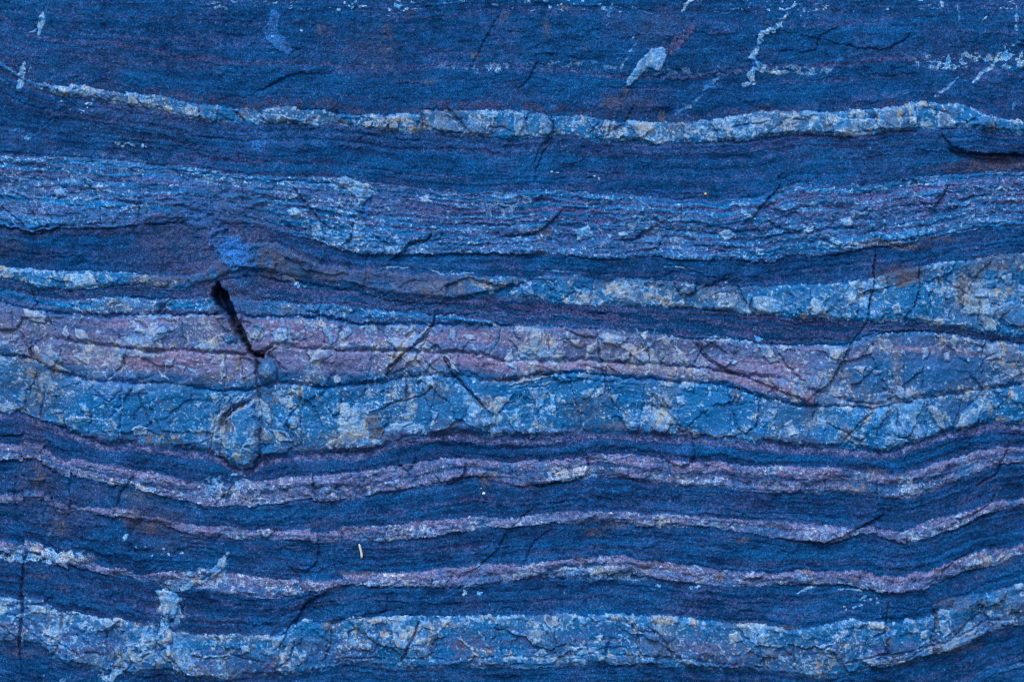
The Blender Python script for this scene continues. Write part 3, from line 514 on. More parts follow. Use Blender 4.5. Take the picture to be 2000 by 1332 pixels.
# frayed pale crust round the hollow left of the nodule
sl, d, sg, tt = pdist([(425,858),(418,830),(430,800),(448,782),(476,774),(500,780)], 30)
frz = (1 - ss(5, 13, d)) * ss(.40, .52, fbm((WX[sl] + WY[sl]) / 5.0, (WX[sl] - WY[sl]) / 34, 2, 3))
pale[sl] = np.maximum(pale[sl], .8 * frz); ochre[sl] = np.maximum(ochre[sl], .4 * frz * n_sm[sl]); Hh[sl] += (2.4 * frz).astype(np.float32)
ledge([(437,842),(445,812),(465,790),(492,780)], 9, 12, .6)
crack([(436,838),(442,812),(460,795),(478,788)], 5, 7)

for a in (
 ([(1266,104),(1274,97),(1290,94),(1308,98),(1300,120),(1290,138),(1276,136),(1264,132),(1254,146),(1236,166),(1224,171),(1227,154),(1238,138),(1250,120)], .66, 2.5),
 ([(658,350),(675,342),(690,350),(722,362),(728,380),(712,400),(702,404),(694,385),(678,372),(665,362)], .75, 3.5),
 ([(130,536),(180,534),(186,548),(194,562),(160,566),(127,567)], 1.0, 2.0), ([(1895,549),(1910,553),(1933,576),(1925,583),(1905,580),(1895,568)], .85, 3.5),
 ([(1580,592),(1590,580),(1605,590),(1614,604),(1617,616),(1586,615)], .9, 3.0), ([(1470,582),(1492,575),(1518,588),(1530,610),(1502,616),(1476,606)], .75, 3.0),
 ([(1913,605),(1930,594),(1946,604),(1942,622),(1948,646),(1925,648),(1911,630)], .75, 4.0), ([(1945,600),(1975,590),(2010,600),(2010,640),(1975,635),(1955,622)], .45, 3.0),
 ([(1028,756),(1068,757),(1062,788),(1053,802),(1046,784)], 1.0, 2.0), ([(1072,770),(1083,772),(1087,800),(1078,808)], .85, 1.5),
 ([(660,785),(682,790),(686,806),(680,822),(668,816),(661,800)], .9, 3.0), ([(545,776),(565,780),(577,790),(562,802),(550,790)], .7, 3.0), ([(708,790),(728,784),(736,800),(722,806)], .6, 2.5),
 ([(505,775),(525,790),(532,815),(528,835),(515,812)], .8, 2.5), ([(528,836),(560,842),(572,860),(548,866),(538,852)], .7, 2.5),
 ([(752,768),(764,770),(765,785),(748,792)], .5, 2.0), ([(968,776),(1000,770),(1010,760),(985,792),(970,812),(950,800)], .75, 3.0), ([(955,832),(975,838),(985,850),(962,852)], .6, 2.5),
 ([(1130,765),(1160,760),(1152,778),(1138,780)], .6, 2.5), ([(1165,758),(1183,756),(1180,772),(1165,772)], .7, 2.5), ([(1256,795),(1272,790),(1282,820),(1276,840),(1262,826)], .5, 2.5),
 ([(1278,765),(1292,770),(1300,795),(1285,790)], .6, 2.5), ([(1030,840),(1045,832),(1048,850),(1035,858)], .7, 2.5), ([(1350,840),(1366,838),(1368,852),(1352,856)], .5, 2.0),
 ([(1757,810),(1776,810),(1786,835),(1793,860),(1772,856),(1760,836)], .6, 4.0), ([(1812,793),(1831,793),(1843,815),(1851,842),(1834,832),(1820,812)], .75, 4.0),
 ([(1868,838),(1878,812),(1900,792),(1918,800),(1912,824),(1888,840)], .6, 4.0), ([(1652,856),(1670,846),(1690,853),(1697,870),(1668,866)], .5, 3.0), ([(1725,870),(1730,850),(1745,848),(1750,865)], .5, 2.0),
 ([(1040,640),(1064,643),(1068,670),(1072,700),(1046,702),(1036,680)], .75, 2.5), ([(1165,656),(1185,648),(1228,660),(1206,676),(1178,670)], .6, 4.0), ([(1212,692),(1230,686),(1228,702),(1213,708)], .55, 2.5),
 ([(45,603),(75,606),(92,620),(88,634),(62,628),(50,618)], .7, 3.0), ([(146,640),(166,646),(180,664),(176,672),(150,662)], .8, 3.0), ([(480,645),(500,630),(516,640),(500,665),(488,662)], .7, 3.0),
 ([(660,655),(680,636),(690,650),(672,668)], .75, 2.5), ([(622,620),(636,632),(656,668),(646,674),(632,652)], .6, 2.0), ([(803,670),(830,640),(838,645),(815,675)], .55, 2.5), ([(905,655),(925,652),(930,664),(912,668)], .8, 2.5),
 ([(880,640),(893,645),(888,668),(876,660)], .6, 2.0), ([(107,688),(125,706),(118,712),(110,700)], .7, 2.0), ([(140,690),(150,682),(172,712),(160,708)], .6, 2.5), ([(60,668),(74,680),(104,716),(92,722),(70,695)], .5, 2.5),
 ([(258,838),(272,830),(288,835),(288,850),(262,852)], .8, 2.5), ([(155,786),(170,792),(176,815),(165,812)], .5, 2.0), ([(98,800),(126,800),(122,808),(100,808)], .5, 1.5), ([(545,670),(560,655),(575,665),(560,680)], .5, 2),
 ([(615,690),(630,682),(655,680),(650,692),(620,712),(608,708)], .55, 2.0), ([(650,735),(662,730),(668,745),(655,752)], .65, 2.0), ([(320,705),(342,700),(338,715),(325,716)], .6, 1.5), ([(430,690),(440,695),(442,730),(434,725)], .5, 1.5),
 ([(302,1150),(325,1153),(345,1158),(352,1172),(346,1192),(340,1206),(325,1214),(318,1200),(312,1175)], .62, 3.5), ([(318,1224),(333,1228),(338,1248),(322,1256),(315,1242)], .9, 3.0),
 ([(50,1181),(88,1184),(92,1200),(60,1194)], .85, 2.5), ([(0,1168),(34,1172),(34,1182),(4,1184)], .6, 2.0), ([(320,1266),(338,1268),(342,1290),(328,1292),(316,1278)], .7, 2.5), ([(285,1240),(300,1236),(308,1262),(290,1256)], .7, 2.5),
 ([(532,1245),(560,1238),(548,1258),(532,1272)], .85, 2.0), ([(568,1245),(575,1250),(566,1285),(548,1300),(548,1280)], .5, 3.0), ([(372,1275),(395,1270),(392,1282),(375,1284)], .6, 2.0), ([(395,1282),(440,1278),(450,1272),(452,1284),(405,1290)], .5, 2.0),
 ([(822,1213),(838,1214),(850,1228),(845,1232),(824,1224),(812,1240),(810,1232)], .8, 2.5), ([(808,1262),(830,1262),(838,1255),(842,1275),(820,1285)], .5, 2.5), ([(705,1258),(728,1258),(726,1268),(706,1268)], .6, 2.5), ([(738,1203),(756,1205),(754,1218),(738,1218)], .7, 2.0),
 ([(1218,1202),(1240,1203),(1241,1215),(1228,1218)], .9, 2.5), ([(1315,1204),(1328,1204),(1325,1218),(1314,1216)], .85, 3.0), ([(1128,1203),(1143,1205),(1144,1220),(1134,1218)], .85, 2.0), ([(1077,1202),(1090,1203),(1092,1220),(1080,1222)], .6, 2.0),
 ([(1695,1213),(1733,1214),(1732,1228),(1698,1226)], .75, 3.5), ([(1248,1245),(1262,1232),(1285,1240),(1300,1262),(1312,1282),(1250,1280)], .3, 3.5), ([(1110,1262),(1145,1260),(1148,1282),(1118,1282)], .9, 1.5), ([(1045,1275),(1060,1262),(1070,1275),(1050,1285)], .6, 1.5),
 ([(1325,1290),(1345,1286),(1375,1300),(1340,1300)], .5, 1.5), ([(1635,1232),(1655,1228),(1660,1240),(1642,1244)], .6, 2.5), ([(1720,1245),(1745,1240),(1768,1275),(1745,1282),(1728,1265)], .35, 3.5), ([(1776,1235),(1790,1228),(1796,1232),(1785,1240)], .6, 1.5),
 ([(1838,1215),(1852,1212),(1862,1240),(1850,1246),(1838,1232)], .6, 2.5), ([(1610,1268),(1622,1262),(1628,1285),(1615,1282)], .6, 1.5), ([(1865,1180),(1905,1160),(1922,1165),(1915,1200),(1885,1225),(1870,1245),(1862,1220)], .22, 3.5),
 ([(1975,1170),(2020,1160),(2020,1200),(1985,1200)], .4, 3.0), ([(1300,720),(1320,722),(1318,735),(1302,732)], .4, 1.5), ([(1345,716),(1375,722),(1388,735),(1360,735)], .5, 1.5), ([(1380,660),(1396,656),(1400,668),(1384,672)], .4, 1.5),
 ([(1480,672),(1500,675),(1512,690),(1520,705),(1505,710),(1490,695)], .5, 3.0), ([(1625,682),(1645,680),(1636,712),(1615,706)], .55, 1.5), ([(1555,680),(1562,690),(1572,708),(1578,712),(1566,702),(1554,688)], .7, 1), ([(1712,660),(1735,662),(1745,672),(1740,690),(1722,682)], .6, 1.5),
 ([(1928,672),(1955,670),(1958,700),(1930,705)], .5, 3.0), ([(1960,670),(1995,672),(1992,705),(1965,708)], .4, 3.0), ([(1735,722),(1742,724),(1742,735),(1736,733)], .9, 1.5), ([(1712,770),(1740,762),(1755,772),(1720,785),(1708,788)], .4, 3.0),
 ([(1340,556),(1356,552),(1358,568),(1346,576),(1334,572)], .45, 2), ([(1318,590),(1335,588),(1340,600),(1320,600)], .75, 2), ([(1280,592),(1296,588),(1294,600),(1282,600)], .7, 2), ([(1205,570),(1222,572),(1224,584),(1208,584)], .8, 1.5), ([(1020,562),(1035,555),(1045,575),(1025,580)], .5, 2), ([(1065,545),(1078,548),(1082,562),(1072,566)], .4, 2),
 ([(1860,560),(1868,540),(1880,535),(1886,560),(1884,600),(1875,590)], .35, 1.5), ([(1710,735),(1725,728),(1700,715),(1690,722)], .3, 1.5),
 ([(850,215),(876,222),(888,235),(905,258),(868,260),(845,250)], .45, 3.5), ([(1000,216),(1022,222),(1026,245),(1034,266),(1004,268)], .65, 2.5), ([(1062,222),(1075,232),(1081,248),(1072,266),(1052,262),(1055,240)], .55, 4.0),
 ([(1178,268),(1185,245),(1192,235),(1188,262)], .5, 2), ([(1240,258),(1255,252),(1268,255),(1260,266),(1245,270)], .65, 2.0), ([(1690,217),(1714,217),(1716,232),(1692,230)], .5, 3.0), ([(1680,236),(1700,232),(1722,236),(1728,254),(1690,258),(1682,250)], .75, 3.5),
 ([(1832,218),(1850,222),(1868,242),(1862,252),(1830,250),(1828,232)], .6, 3.0), ([(1905,230),(1938,226),(1942,250),(1915,256)], .4, 3.0), ([(1610,220),(1620,228),(1630,262),(1612,258)], .5, 2.0), ([(1780,236),(1790,228),(1792,240),(1784,246)], .7, 2.5),
 ([(245,180),(268,182),(270,202),(252,208)], .8, 2.5), ([(365,202),(390,210),(388,232),(362,226)], .6, 2.5), ([(710,238),(728,235),(725,250),(712,252)], .75, 2.0), ([(757,222),(770,224),(778,250),(760,255)], .65, 2.0), ([(180,178),(205,182),(222,198),(196,196)], .6, 2),
 ([(1540,135),(1520,138),(1500,146),(1520,148),(1545,140)], .5, 1.0), ([(1475,120),(1500,130),(1492,145),(1480,140)], .6, 1.0),
 ([(872,478),(900,468),(905,480),(880,488)], .3, 1), ([(725,455),(745,460),(765,478),(742,472)], .3, 2.5), ([(835,470),(850,450),(865,448),(860,468)], .3, 3)):
    patch(*a)
for p_ in (
 [(120,650),(128,634),(137,655),(132,666)], [(250,620),(275,633),(286,652),(266,648)], [(298,652),(320,638),(332,654),(302,668)], [(104,684),(118,698),(127,708),(110,711)], [(80,690),(100,704),(120,714),(136,727),(100,722),(85,712)],
 [(198,716),(206,704),(212,716),(204,723)], [(349,714),(363,717),(358,729)], [(364,717),(379,719),(387,729),(372,727)], [(430,712),(441,699),(441,732),(431,743)], [(308,724),(325,737),(336,747),(316,739)], [(160,784),(168,789),(178,813),(166,811)],
 [(408,768),(421,792),(436,775),(430,767)], [(497,640),(516,655),(505,669),(494,656)], [(530,652),(545,639),(565,644),(575,669),(541,670)], [(758,635),(786,636),(775,651)], [(870,688),(889,710),(902,732),(880,717)], [(984,702),(1001,678),(1004,722),(990,714)], [(748,668),(761,659),(792,664),(776,681)],
 [(1098,666),(1136,663),(1126,677)], [(1145,674),(1161,671),(1159,691),(1145,689)], [(1200,666),(1236,671),(1251,700),(1266,717),(1240,697)], [(1250,656),(1266,644),(1263,667)], [(1318,674),(1334,688),(1340,712),(1328,700)], [(1470,655),(1492,660),(1480,670)], [(1420,700),(1445,706),(1432,716)], [(1545,740),(1562,735),(1558,752)],
 [(715,1211),(735,1204),(751,1205),(745,1216),(727,1221)], [(858,1208),(880,1210),(867,1227)], [(724,1240),(742,1235),(735,1251)], [(903,1249),(919,1261),(941,1287),(925,1279)], [(1580,1249),(1599,1260),(1632,1255),(1600,1268)], [(1800,1235),(1815,1230),(1812,1250),(1802,1250)], [(1060,1218),(1072,1228),(1064,1240)], [(1160,1240),(1180,1238),(1172,1254)],
 [(1425,1240),(1440,1232),(1450,1250),(1436,1256)], [(1480,1235),(1500,1240),(1490,1256)], [(1190,772),(1210,768),(1204,790)], [(1320,775),(1335,770),(1338,790),(1326,796)], [(1500,800),(1520,795),(1512,820)], [(1530,830),(1548,820),(1556,846),(1540,850)], [(1600,815),(1618,822),(1608,840)], [(1665,720),(1690,712),(1684,732)], [(1800,680),(1812,676),(1814,700),(1803,702)],
 [(1845,690),(1856,684),(1860,706),(1849,708)], [(780,812),(800,806),(806,826),(788,834)], [(840,800),(858,806),(850,822)], [(560,815),(574,812),(580,834),(566,838)], [(380,790),(392,786),(390,800)], [(225,800),(240,796),(236,812)], [(470,1262),(486,1258),(488,1272),(474,1276)], [(260,1262),(276,1258),(272,1276)], [(150,1215),(172,1220),(160,1234)], [(15,1200),(34,1204),(24,1220)],
 [(1400,575),(1418,570),(1424,590),(1406,596)], [(1120,560),(1138,566),(1128,582)], [(1650,580),(1664,572),(1672,592),(1656,600)], [(1740,600),(1754,590),(1760,612),(1746,616)], [(1842,600),(1856,606),(1850,624)], [(1960,540),(1975,534),(1982,556),(1968,560)], [(1990,560),(2010,556),(2008,580),(1992,580)], [(1720,560),(1732,566),(1724,580)],
 [(560,412),(580,408),(588,420),(570,426)], [(105,372),(128,368),(132,384),(112,388)], [(235,405),(250,402),(250,412),(238,414)], [(820,385),(838,380),(840,394),(824,396)], [(1120,448),(1150,440),(1160,460),(1130,470)], [(1400,455),(1425,448),(1440,462),(1415,470)], [(1640,430),(1660,424),(1668,440),(1648,446)], [(1570,448),(1590,443),(1588,455),(1572,456)]):
    patch(p_, .85, 2.2)
patch([(430,655),(452,643),(468,655),(462,672),(444,668)], .35, 3.0, och=.8)
patch([(715,815),(735,812),(752,835),(745,858),(722,855)], .3, 2.5, och=.8)
patch([(1572,770),(1585,762),(1592,775),(1590,795),(1578,790),(1565,778)], .1, 4.5, name='jasper_chip', look=PINK)
sl, ins = inside([(1572,770),(1585,762),(1592,775),(1590,795),(1578,790),(1565,778)]); redm[box([(1572,770),(1585,762),(1592,775),(1590,795),(1578,790),(1565,778)], 16)] = np.where(ins, .9, redm[box([(1572,770),(1585,762),(1592,775),(1590,795),(1578,790),(1565,778)], 16)])
vein([(1355,50),(1330,75),(1305,100)], 20, .12, 1.0, 'jasper_vein', STREAK, None, True, .8)
for a in (
 ([(1540,26),(1525,45),(1510,60),(1490,66),(1480,88),(1468,112),(1478,130),(1465,148),(1472,160),(1452,168)], 11, .80, 2.2), ([(1352,0),(1340,10),(1332,24)], 6, .8), ([(1404,152),(1390,165),(1374,176)], 7, .5), ([(1365,192),(1348,207),(1322,224)], 7, .6),
 ([(1240,66),(1236,82)], 3.5, .6), ([(1243,84),(1228,108),(1215,130),(1208,146)], 4, .6), ([(1188,32),(1192,20),(1196,8)], 6, .7), ([(1183,52),(1190,44)], 3, .6), ([(1872,152),(1852,172),(1826,189)], 5, .8), ([(1957,103),(1932,135),(1900,160)], 6, .85),
 ([(1936,28),(1920,42)], 3.5, .7), ([(1872,10),(1874,30),(1872,48)], 3.5, .55), ([(1986,10),(1986,35),(1984,62)], 6, .6), ([(1840,0),(1842,12)], 6, .8), ([(1985,200),(1980,215)], 6, .5), ([(97,4),(92,14),(90,34)], 4, .4), ([(84,24),(81,45),(74,68)], 9, .8), ([(56,64),(68,60)], 5, .6),
 ([(47,124),(43,146),(40,160),(35,178)], 11, .9), ([(55,138),(60,130)], 5, .7), ([(112,235),(90,245),(72,258)], 3, .35), ([(50,272),(62,262)], 7, .75), ([(15,262),(45,248)], 4, .3), ([(118,198),(125,200)], 5, .7), ([(168,202),(178,200)], 5, .8),
 ([(740,526),(760,522),(800,523)], 2.6, 1), ([(838,528),(870,537),(885,530)], 2.6, 1), ([(870,537),(925,532)], 2.4, .9), ([(1048,526),(1070,530),(1142,534)], 2.2, .7), ([(1290,521),(1312,522),(1340,525)], 2.2, .8), ([(553,540),(562,543),(576,551)], 6, 1),
 ([(1558,1158),(1572,1150),(1592,1145)], 5, 1), ([(1640,1150),(1662,1153),(1682,1153)], 4, .95), ([(300,1245),(262,1276),(240,1292),(212,1328)], 26, .75, 3), ([(325,1195),(322,1230),(330,1270)], 18, .8, 3), ([(445,1080),(425,1112),(395,1132),(355,1150)], 12, .7, 2), ([(232,1256),(226,1275),(216,1300)], 6, .55), ([(442,1084),(436,1104),(424,1118)], 10, .75), ([(430,1106),(410,1118),(392,1130)], 5, .5, 1, 'quartz_vein', 'quartz', None, True, 0, .6),
 ([(368,1120),(378,1118)], 12, .6), ([(388,1134),(392,1138)], 8, .85), ([(240,1055),(250,1044)], 6, .85), ([(265,1068),(262,1067)], 5, .8), ([(110,1005),(108,1025),(92,1048)], 7, .3), ([(272,1000),(275,1018)], 5, .45), ([(130,1195),(150,1198)], 4, .8), ([(85,1318),(84,1330)], 4, .7), ([(120,1328),(128,1325)], 8, .6),
 ([(615,764),(628,785),(642,805)], 3.5, .7), ([(700,742),(688,760)], 1.5, .3), ([(727,660),(722,710),(714,742)], 2.5, .5), ([(1240,640),(1260,668),(1270,705)], 4, .5), ([(1278,640),(1276,680),(1290,705)], 4, .45), ([(830,690),(840,720)], 2, .3), ([(912,760),(930,780),(942,790)], 5, .55), ([(770,750),(752,770),(748,790)], 2, .35),
 ([(1080,735),(1040,740),(1000,752)], 5, .8), ([(1100,745),(1040,752),(1002,758)], 4, .6), ([(430,930),(420,945),(408,958)], 8, .8), ([(478,912),(470,922),(452,928)], 6, .7), ([(475,935),(490,940)], 4, .5), ([(300,958),(330,960)], 3, .6), ([(1255,1240),(1275,1262)], 2, .3), ([(1222,1245),(1232,1258)], 4, .8), ([(890,1236),(912,1256),(935,1284)], 5, .65),
 ([(935,1232),(948,1256),(955,1262)], 5, .6), ([(1608,1226),(1625,1242),(1640,1262),(1638,1275)], 4, .7), ([(1690,1250),(1694,1280)], 3, .55), ([(1835,1280),(1880,1262),(1905,1250),(1935,1232)], 8, .5), ([(1690,1300),(1760,1288),(1830,1275)], 6, .5), ([(1445,1250),(1470,1265),(1500,1285)], 4, .5), ([(1398,1250),(1412,1275),(1425,1292)], 4, .6),
 ([(1945,1325),(1975,1310),(2010,1300)], 8, .35), ([(1365,645),(1340,660)], 2, .3), ([(975,640),(970,665),(962,680)], 5, .45), ([(1000,640),(1020,668)], 4, .3), ([(730,1148),(800,1146)], 2, .3), ([(865,1140),(890,1118)], 2, .3), ([(905,1150),(925,1145),(938,1142)], 2, .5), ([(1120,1200),(1118,1185)], 2, .3),
 ([(1105,1150),(1095,1168)], 2.5, .5), ([(1640,600),(1636,612)], 3, .4), ([(1225,440),(1210,425),(1203,410)], 3, .7), ([(1210,462),(1240,450)], 6, .8), ([(1165,440),(1178,458)], 3, .6), ([(1250,395),(1262,402),(1272,408)], 5, .7), ([(1020,385),(1040,392)], 6, .6), ([(950,395),(960,425)], 5, .65), ([(975,380),(972,410)], 4, .6), ([(1445,395),(1450,415),(1468,428)], 6, .7), ([(720,390),(715,410),(712,430)], 8, .35, .5, 'quartz_vein', 'quartz', None, True, 0, .8)):
    vein(*a)
for a in ((430,705,60,25,pale,.25),): blob(*a)

# brown iron coating round the gap, blue powdery crusts, ochre stains
for a in ((410, 450, 75, 40, .75), (425, 520, 50, 50, .75), (440, 580, 40, 55, .7), (480, 470, 50, 60, .5), (350, 460, 50, 40, .5), (360, 500, 70, 40, .35), (500, 690, 50, 25, .6), (1760, 535, 60, 22, .8), (1960, 510, 60, 20, .6), (310, 1020, 60, 30, .55), (1840, 330, 60, 8, .4),
          (80, 720, 60, 40, .5), (60, 760, 50, 60, .4), (10, 480, 40, 30, .4), (760, 850, 60, 18, .5), (60, 870, 40, 50, .4), (1900, 560, 30, 60, .35), (270, 240, 120, 60, .18), (1230, 205, 60, 20, .35), (200, 120, 300, 20, .15), (720, 100, 60, 50, .3), (1290, 60, 60, 40, .35)):
    blob(a[0], a[1], a[2], a[3], brown, a[4], .42)
for (cx, cy, rx, ry, k_) in ((425, 470, 125, 110, 1.0), (520, 515, 90, 50, .85), (400, 420, 80, 50, .7), (470, 600, 60, 60, .6), (330, 470, 90, 60, .6), (500, 690, 30, 30, .5), (300, 1010, 70, 50, .6), (75, 950, 60, 60, .55), (125, 1000, 40, 40, .5), (180, 960, 60, 26, .4), (350, 1060, 80, 30, .35), (60, 820, 50, 50, .35), (1760, 535, 50, 20, .7)):
    sl = box([(cx - rx * 1.3, cy - ry * 1.3), (cx + rx * 1.3, cy + ry * 1.3)], 4)
    q = ((WX[sl] - cx) / rx) ** 2 + ((WY[sl] - cy) / ry) ** 2 + .8 * (n_sm[sl] - .5)
    m = (k_ * (1 - ss(.1, 1.2, q))).astype(np.float32)
    pale[sl] *= 1 - m; redm[sl] = np.maximum(redm[sl] * (1 - .5 * m), .45 * m * ss(.4, .6, n_p[sl])); brown[sl] = np.maximum(brown[sl], .75 * m * ss(.30, .62, n_sm[sl] * .6 + n_p2[sl] * .4)); Hh[sl] += (2.5 * m * (n_p2[sl] - .5)).astype(np.float32)
    tone[sl] = tone[sl] * (1 - m) + m * .35
blob(420, 455, 95, 75, blue, .20, .40); blob(470, 560, 50, 60, blue, .14, .40)
blue_id = []
for (cx, cy, rx, ry, s) in ((392, 425, 46, 30, .65), (457, 494, 36, 36, .95), (470, 535, 24, 26, .6), (430, 465, 30, 30, .5), (445, 600, 20, 30, .25)):
    blob(cx, cy, rx, ry, blue, s, .40)
BP = [(530,20),(548,24),(541,58),(560,82),(574,100),(560,106),(543,98),(520,76),(511,60),(524,44)]
sl = box(BP, 16); ins = inside(BP, 6)[1]; blue[sl] = np.where(ins, np.clip(.12 + 1.5 * (n_p2[sl] - .3), 0, .75), blue[sl]); Hh[sl] += 2.0 * ins
label[sl] = np.where(ins, new_part('blue_crust', 'crust', 'bright blue crust patch near the upper edge'), label[sl])
for (cx, cy, rx, ry) in ((390, 425, 34, 24), (456, 494, 30, 30)):
    sl = box([(cx - rx * 1.5, cy - ry * 1.5), (cx + rx * 1.5, cy + ry * 1.5)], 4)
    mm = blue[sl] > .22
    Hh[sl] += 2.2 * ss(.1, .5, blue[sl]); label[sl] = np.where(mm, new_part('blue_crust', 'crust'), label[sl])
for a in ((500, 285, 14, 10, .7), (515, 275, 8, 8, .8), (1080, 208, 10, 6, .9), (1640, 115, 8, 6, .8), (1330, 218, 14, 6, .6), (1390, 165, 14, 8, .6), (1855, 175, 30, 10, .3), (230, 755, 60, 25, .45), (120, 745, 60, 12, .25), (1220, 742, 60, 6, .4), (540, 1235, 60, 10, .3)):
    blob(a[0], a[1], a[2], a[3], blue, a[4], .35)
for (cx, cy, rx, ry, s) in ((630, 60, 14, 8, .6), (755, 75, 12, 30, .5), (805, 22, 10, 6, .7), (925, 108, 10, 8, .7), (840, 160, 16, 5, .5), (1107, 15, 14, 5, .7), (1065, 55, 10, 20, .45), (1010, 60, 8, 10, .45), (1140, 90, 8, 10, .45), (985, 30, 12, 14, .35),
   (475, 228, 10, 12, 1.0), (350, 215, 70, 10, .55), (250, 195, 40, 10, .6), (420, 235, 30, 6, .5), (660, 240, 30, 6, .7), (720, 245, 20, 8, .7), (830, 245, 10, 14, .9), (600, 232, 60, 10, .45), (765, 240, 25, 12, .6), (965, 245, 30, 12, .6), (1195, 250, 25, 14, .6), (1255, 252, 22, 16, .85), (1290, 228, 8, 14, .7), (1330, 255, 40, 18, .5),
   (1400, 255, 30, 14, .45), (1540, 245, 30, 14, .55), (1620, 240, 16, 20, .5), (1735, 240, 10, 20, .5), (1850, 225, 20, 20, .45), (1935, 245, 12, 12, .6), (1205, 205, 8, 6, .8), (1220, 180, 8, 8, .8), (1190, 200, 20, 14, .4), (530, 498, 22, 18, .8), (528, 520, 18, 10, .9), (575, 537, 22, 8, .8), (560, 510, 60, 20, .45), (640, 535, 60, 14, .4), (860, 560, 60, 18, .4),
   (905, 566, 16, 8, 1.), (960, 556, 36, 10, 1.), (1190, 560, 30, 14, .8), (1250, 575, 80, 20, .55), (1140, 580, 20, 14, .6), (1380, 575, 50, 20, .6), (1770, 545, 40, 14, .9), (1760, 555, 14, 8, 1.), (1880, 570, 20, 50, .7), (1970, 520, 30, 14, .7), (1270, 450, 20, 14, .4), (1050, 450, 40, 10, .7), (1060, 485, 20, 14, .5), (1710, 475, 60, 8, .8), (1780, 480, 40, 8, .8), (1840, 465, 40, 6, .5),
   (280, 545, 40, 12, .7), (330, 550, 40, 12, .8), (240, 600, 60, 10, .6), (300, 605, 40, 10, .7), (560, 605, 40, 12, .6), (35, 640, 50, 30, .5), (60, 700, 30, 20, .6), (75, 760, 14, 60, .6), (100, 760, 4, 40, .5), (180, 690, 60, 40, .35), (430, 735, 40, 14, .7), (465, 715, 10, 20, .9), (480, 740, 8, 12, .9), (400, 745, 60, 8, .5), (250, 745, 60, 8, .5), (440, 830, 20, 40, .8), (410, 860, 16, 20, .5),
   (530, 780, 30, 20, .6), (520, 850, 40, 14, .6), (655, 860, 20, 14, .8), (680, 845, 20, 12, .7), (725, 830, 20, 22, .8), (700, 850, 30, 12, .8), (610, 740, 20, 12, .6), (855, 765, 30, 20, .5), (870, 830, 30, 12, .5), (960, 785, 30, 14, .9), (940, 800, 10, 30, .6), (1040, 725, 30, 10, .9), (1000, 742, 60, 8, .7), (1085, 720, 20, 10, .6), (1190, 715, 14, 12, .7), (1290, 725, 60, 10, .6), (1390, 740, 60, 8, .5),
   (1140, 800, 50, 25, .5), (1180, 770, 20, 20, .4), (1200, 830, 30, 10, .6), (1290, 785, 30, 30, .5), (1340, 845, 20, 10, .5), (1440, 770, 10, 20, .6), (1580, 820, 20, 30, .55), (1560, 700, 30, 20, .3), (1640, 735, 30, 20, .7), (1660, 770, 60, 20, .45), (1700, 790, 20, 10, .6), (1720, 665, 20, 12, .6), (1752, 715, 10, 60, .7), (1960, 690, 6, 20, .8), (1880, 760, 30, 20, .5), (1650, 850, 14, 20, .8),
   (950, 935, 12, 14, .9), (970, 925, 8, 12, .9), (930, 905, 14, 10, .5), (1100, 925, 30, 10, .5), (1310, 925, 60, 12, .4), (1660, 940, 30, 12, .5), (1700, 925, 30, 12, .6), (1680, 950, 20, 8, .7), (260, 1010, 30, 20, .55), (295, 1030, 20, 12, .8), (110, 1030, 20, 20, .6), (270, 970, 40, 14, .4), (75, 930, 14, 25, .7), (620, 1025, 30, 6, .4), (1160, 1040, 20, 10, .5), (1450, 1055, 16, 6, .7), (940, 965, 2, 2, 1),
   (1200, 1025, 30, 8, .5), (1290, 1020, 60, 6, .5), (130, 1085, 20, 10, .7), (70, 1075, 10, 10, .7), (160, 1090, 30, 6, .6), (230, 1115, 20, 8, .5), (385, 1135, 14, 8, .9), (420, 1122, 14, 6, .8), (500, 1140, 60, 12, .25), (700, 1120, 50, 5, .6), (790, 1125, 30, 8, .4), (880, 1120, 20, 8, .5), (1130, 1092, 12, 6, .9), (1170, 1112, 14, 8, .7), (1405, 1130, 16, 10, .7), (1260, 1110, 80, 12, .4), (1575, 1115, 12, 5, .9), (1600, 1132, 30, 8, .5), (1660, 1132, 12, 6, .7), (1835, 1120, 12, 8, .9), (1950, 1095, 40, 12, .6),
   (650, 1220, 20, 10, .9), (740, 1212, 20, 8, .8), (840, 1240, 12, 30, .6), (870, 1220, 40, 8, .7), (910, 1252, 20, 30, .5), (230, 1285, 14, 20, .7), (320, 1180, 16, 20, .5), (330, 1245, 12, 16, .7), (240, 1225, 50, 14, .4), (420, 1245, 60, 8, .5), (500, 1245, 40, 10, .5), (550, 1290, 25, 14, .6), (700, 1265, 40, 10, .4), (1080, 1210, 20, 12, .7), (1205, 1205, 10, 6, 1.), (1290, 1210, 26, 12, .9), (1355, 1215, 10, 12, 1.), (1362, 1245, 10, 20, .6), (1450, 1220, 60, 8, .5),
   (1540, 1228, 20, 6, .7), (1400, 1260, 60, 30, .4), (1500, 1275, 60, 20, .4), (1715, 1222, 25, 8, .7), (1830, 1225, 6, 40, .7), (1880, 1180, 60, 14, .5), (1960, 1180, 14, 30, .6), (1860, 1265, 60, 14, .5), (1740, 1295, 60, 8, .5), (50, 1275, 50, 8, .3), (120, 1150, 14, 4, .7), (80, 1125, 20, 3, .6), (1377, 379, 3, 3, 1)):
    blob(cx, cy, rx, ry, ochre, s, .42)
